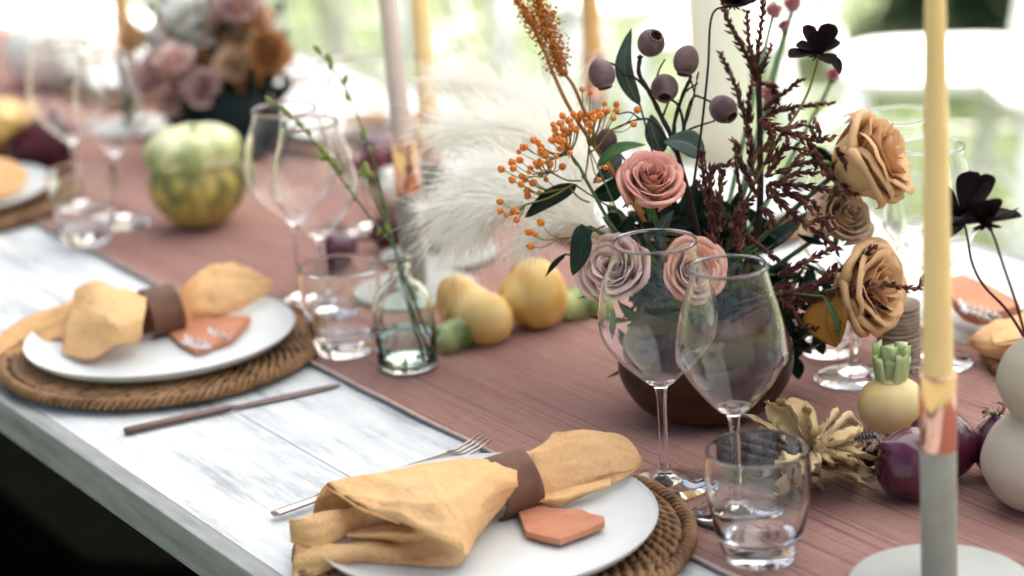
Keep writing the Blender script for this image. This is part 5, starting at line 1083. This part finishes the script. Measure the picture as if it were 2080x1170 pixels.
# ------------------------------------------------------------ small pink flowers behind
def small_pink(x, y, r, dz, label, seed, n=12, grp='small pink flowers behind the catkins'):
    rose(x, y, BD + dz, px2m(r, BD), cdir(random.Random(seed).uniform(-.5, .5), .6, .6), M['smallpink'], label, n=n, seed=seed, grp=grp, cat='flower', name='pink_flower', ruffle=.3, res=(5, 6))
small_pink(1610, 8, 26, .22, 'blurred small pink flower cut off by the top edge, right one of two', 41)
small_pink(1572, 22, 24, .20, 'blurred small pink flower near the top edge, left one of two', 42)
small_pink(1590, 52, 18, .21, 'blurred small pink flower just below the two at the top edge', 43)
small_pink(1692, 152, 20, .20, 'blurred small pink flower behind the dark cosmos on the curved stem', 44)
small_pink(1565, 190, 24, .06, 'small pink bloom half hidden behind the tallest catkin branch', 45)
# ------------------------------------------------------------ pampas grass
def pampas(label, spine, wd, seed, dz=(.10, .22), cnt=2600, hl=(.012, .036)):
    rr = random.Random(seed); n0 = len(spine); q = cr([Q(x, y, BD + dz[0] + (dz[1] - dz[0]) * i / (n0 - 1)) for i, (x, y) in enumerate(spine)], 12); n = len(q)
    t = thing('pampas_plume', label, 'pampas grass', q[0], group='feathery pampas plumes'); mb = MB(); mb.tube([NK] + q, .0012, 5); wpart('stem', mb, M['pampasstem'], t); mb = MB()
    for i in range(cnt):
        f = rr.random() ** .8; k = f * (n - 1); j = min(n - 2, int(k)); p = q[j].lerp(q[j + 1], k - j); tg = (q[j + 1] - q[j]).normalized()
        o_ = V((rr.gauss(0, 1), rr.gauss(0, 1), rr.gauss(0, 1))); o_ = (o_ - tg * o_.dot(tg)).normalized(); env = math.sin(math.pi * (.10 + .82 * f)) ** .6
        L = rr.uniform(*hl); rv = V((rr.gauss(0, .26), rr.gauss(0, .26), rr.gauss(0, .26))); p1 = p + (tg * .55 + o_ * .6 * wd * env + rv) * L; p2 = p1 + (tg * .6 + o_ * .4 + rv + V((0, 0, -.15))) * L * .7; p3 = p2 + (tg * .4 + rv * 1.5 + V((0, 0, -.35))) * L * .45
        wv = .00032; s = tg.cross(o_) * wv; b = len(mb.v)
        for a_, b2 in ((p, 1), (p1, 1.2), (p2, .8), (p3, .2)): mb.v += [tuple(a_ - s * b2), tuple(a_ + s * b2)]
        for m_ in range(3): mb.f.append((b + m_ * 2, b + m_ * 2 + 1, b + m_ * 2 + 3, b + m_ * 2 + 2)); mb.uv.append(((0, 0),) * 4)
    o = wpart('fluff', mb, M['pampas'], t, smooth=False); o['kind'] = 'stuff'
pampas('upper white pampas plume, sweeping left almost level from behind the berries', [(1230, 400), (1160, 320), (1080, 275), (995, 262), (925, 266)], 1.0, 1, (.08, .22), 3400)
pampas('middle white pampas plume, arching left and drooping under the upper one', [(1220, 460), (1150, 395), (1060, 360), (995, 372), (950, 405), (932, 440)], 1.15, 2, (.06, .16), 3600)
pampas('lower white pampas plume, hanging over the yellow gourds', [(1215, 480), (1140, 425), (1070, 400), (1010, 415), (975, 450)], 1.0, 3, (.05, .10), 2200, (.010, .028))
pampas('highest pale pampas plume, blurred, rising behind the yellow candle', [(1240, 360), (1180, 270), (1110, 220), (1020, 185), (900, 160)], .9, 4, (.18, .40), 2200)
pampas('thin wispy pampas tip pointing left past the copper cups', [(1100, 420), (1020, 400), (950, 415), (870, 424)], .25, 5, (.10, .12), 500, (.008, .016))
pampas('inner white pampas plume between the berries and the yellow gourds', [(1230, 470), (1160, 450), (1110, 460), (1075, 490)], 1.0, 6, (.04, .06), 900, (.008, .02))
# ------------------------------------------------------------ far bouquet and far clutter, upper left
FB = P(470, 315, GZ); t = thing('far_vase', 'dark round vase under the far flower bouquet, behind the turban squash', 'vase', FB)
pr = [(.0005, .0005), (.035, .001), (.052, .012), (.060, .035), (.058, .060), (.048, .082), (.040, .092), (.037, .090), (.045, .078), (.0005, .02)]
mb = MB(); mb.lathe([(p.x, p.y) for p in cr([V((a, b, 0)) for a, b in pr], 3)], 40); obj('body', mb, M['darkvase'], t); NK2 = FB + V((0, 0, .085)); FD = (FB + V((0, 0, .1)) - CAM).dot(FW)
G2 = 'blurred roses in the far bouquet'
FR = [(315, 150, 62, 'roseBlush', (-.5, .3, .7), 'blurred blush pink rose at the left of the far bouquet'), (352, 120, 44, 'roseMauve', (0, .6, .7), 'blurred mauve rose right behind the blush pink one in the far bouquet'),
      (385, 52, 88, 'roseWhite', (-.2, .6, .7), 'big blurred white bloom at the top of the far bouquet'), (450, 55, 46, 'roseCream', (0, .4, .8), 'blurred cream rose in the middle of the far bouquet'),
      (520, 45, 44, 'roseCream', (.3, .3, .8), 'blurred cream peach rose at the right of the far bouquet'), (545, 105, 58, 'roseBrown', (.6, .2, .6), 'blurred brown rose at the right edge of the far bouquet'),
      (480, 10, 56, 'roseBlush', (0, .5, .7), 'blurred pale pink bloom at the top edge above the far bouquet'), (470, 128, 40, 'roseCream', (.1, .1, .9), 'blurred pale cream bloom low in the far bouquet'),
      (410, 175, 44, 'roseBlush', (-.2, 0, .9), 'blurred blush bloom low left in the far bouquet'), (270, 75, 40, 'roseToffee', (-.6, .3, .6), 'blurred toffee bloom reaching left from the far bouquet'), (345, 205, 36, 'roseMauve', (-.2, 0, .9), 'blurred dusky rose hanging below the blush one in the far bouquet')]
for i, (x, y, r, m, ax, lab) in enumerate(FR): rose(x, y, FD + rng.uniform(-.06, .03), px2m(r, FD), cdir(*ax), M[m], lab, n=18, seed=60 + i, grp=G2, stem=NK2, ruffle=.12, res=(6, 7))
t = thing('far_foliage', 'dark and olive foliage of the far blurred bouquet', 'foliage', NK2); mb = MB()
for i in range(420):
    a = Q(rl.gauss(450, 62), rl.gauss(150, 55), FD + rl.uniform(-.02, .1)); d = cdir(rl.gauss(0, 1), rl.gauss(.3, 1), rl.gauss(0, .6)); L = rl.uniform(.02, .045); s = d.orthogonal().normalized(); W = L * .22
    mb.quad_grid([[a - s * .0003, a + s * .0003], [a + d * L * .5 - s * W, a + d * L * .5 + s * W], [a + d * L - s * .0003, a + d * L + s * .0003]])
o = wpart('leaves', mb, M['darkgreen'], t); o['kind'] = 'stuff'
mb = MB()
for i in range(120):
    p = Q(rl.gauss(460, 60), rl.gauss(120, 50), FD + rl.uniform(-.03, .08)); mb.tube([p, p + cdir(rl.gauss(0, 1), 1, rl.gauss(0, 1)) * .04], .002, 5)
o = wpart('sprigs', mb, M['ruststem'], t); o['kind'] = 'stuff'
# left clutter
gourd('blurred yellow gourd standing at the left edge above the far plate', PG([(8, 262, .001), (9, 260, .004), (10, 256, .03), (10, 250, .06), (10, 246, .085), (11, 244, .10)]), [.001, .03, .040, .032, .018, .001], M['gourd'], grp='yellow gourds')
onion(98, 292, .040, 'blurred very dark maroon beet beside the yellow gourd at the left edge', cdir(.2, 1, .2), mat='beet', cat='beet', grp=None)
onion(55, 310, .028, 'small dark maroon beet in front of the larger one at the left edge', cdir(-.2, 1, .3), mat='beet', cat='beet', grp=None)
c = P(122, 168, GZ); t = thing('far_pumpkin', 'blurred large pale pumpkin at the upper left', 'pumpkin', c)
pr = [(.0005, .004), (.03, .0), (.06, .012), (.078, .045), (.070, .080), (.04, .098), (.012, .094), (.0005, .088)]
mb = MB(); mb.lathe([(p.x, p.y) for p in cr([V((a, b, 0)) for a, b in pr], 4)], 64, mod=rb_(9, .14)); obj('body', mb, M['paleg'], t); mb = MB(); mb.tube([(0, 0, .086), (.004, 0, .092), (.010, .003, .096)], [.007, .006, .006], 8); obj('stem', mb, M['stalk'], t)
rose(752, 335, 2.62, px2m(36, 2.62), cdir(-.2, .5, .7), M['smallpink'], 'blurred dusky pink flower behind the budding stems', n=18, seed=80, cat='flower', name='pink_flower', stem=P(790, 450, .01), grp=None, ruffle=.2, res=(6, 7))
rose(712, 335, 2.64, px2m(26, 2.64), cdir(-.5, .4, .7), M['roseMauve'], 'smaller blurred mauve flower left of the dusky pink one', n=14, seed=81, cat='flower', name='pink_flower', stem=P(790, 450, .01), grp=None, ruffle=.2, res=(6, 7))
gourd('blurred pale round gourd behind the mauve candle', PG([(778, 385, .03), (781, 385, .03), (800, 380, .03), (822, 376, .03), (825, 376, .03)]), [.001, .019, .026, .019, .001], M['paleg'], name='pale_gourd')
onion(790, 470, .022, 'dark maroon beet between the budding stems and the copper cup', cdir(.1, 1, .2), mat='beet', cat='beet', grp=None)
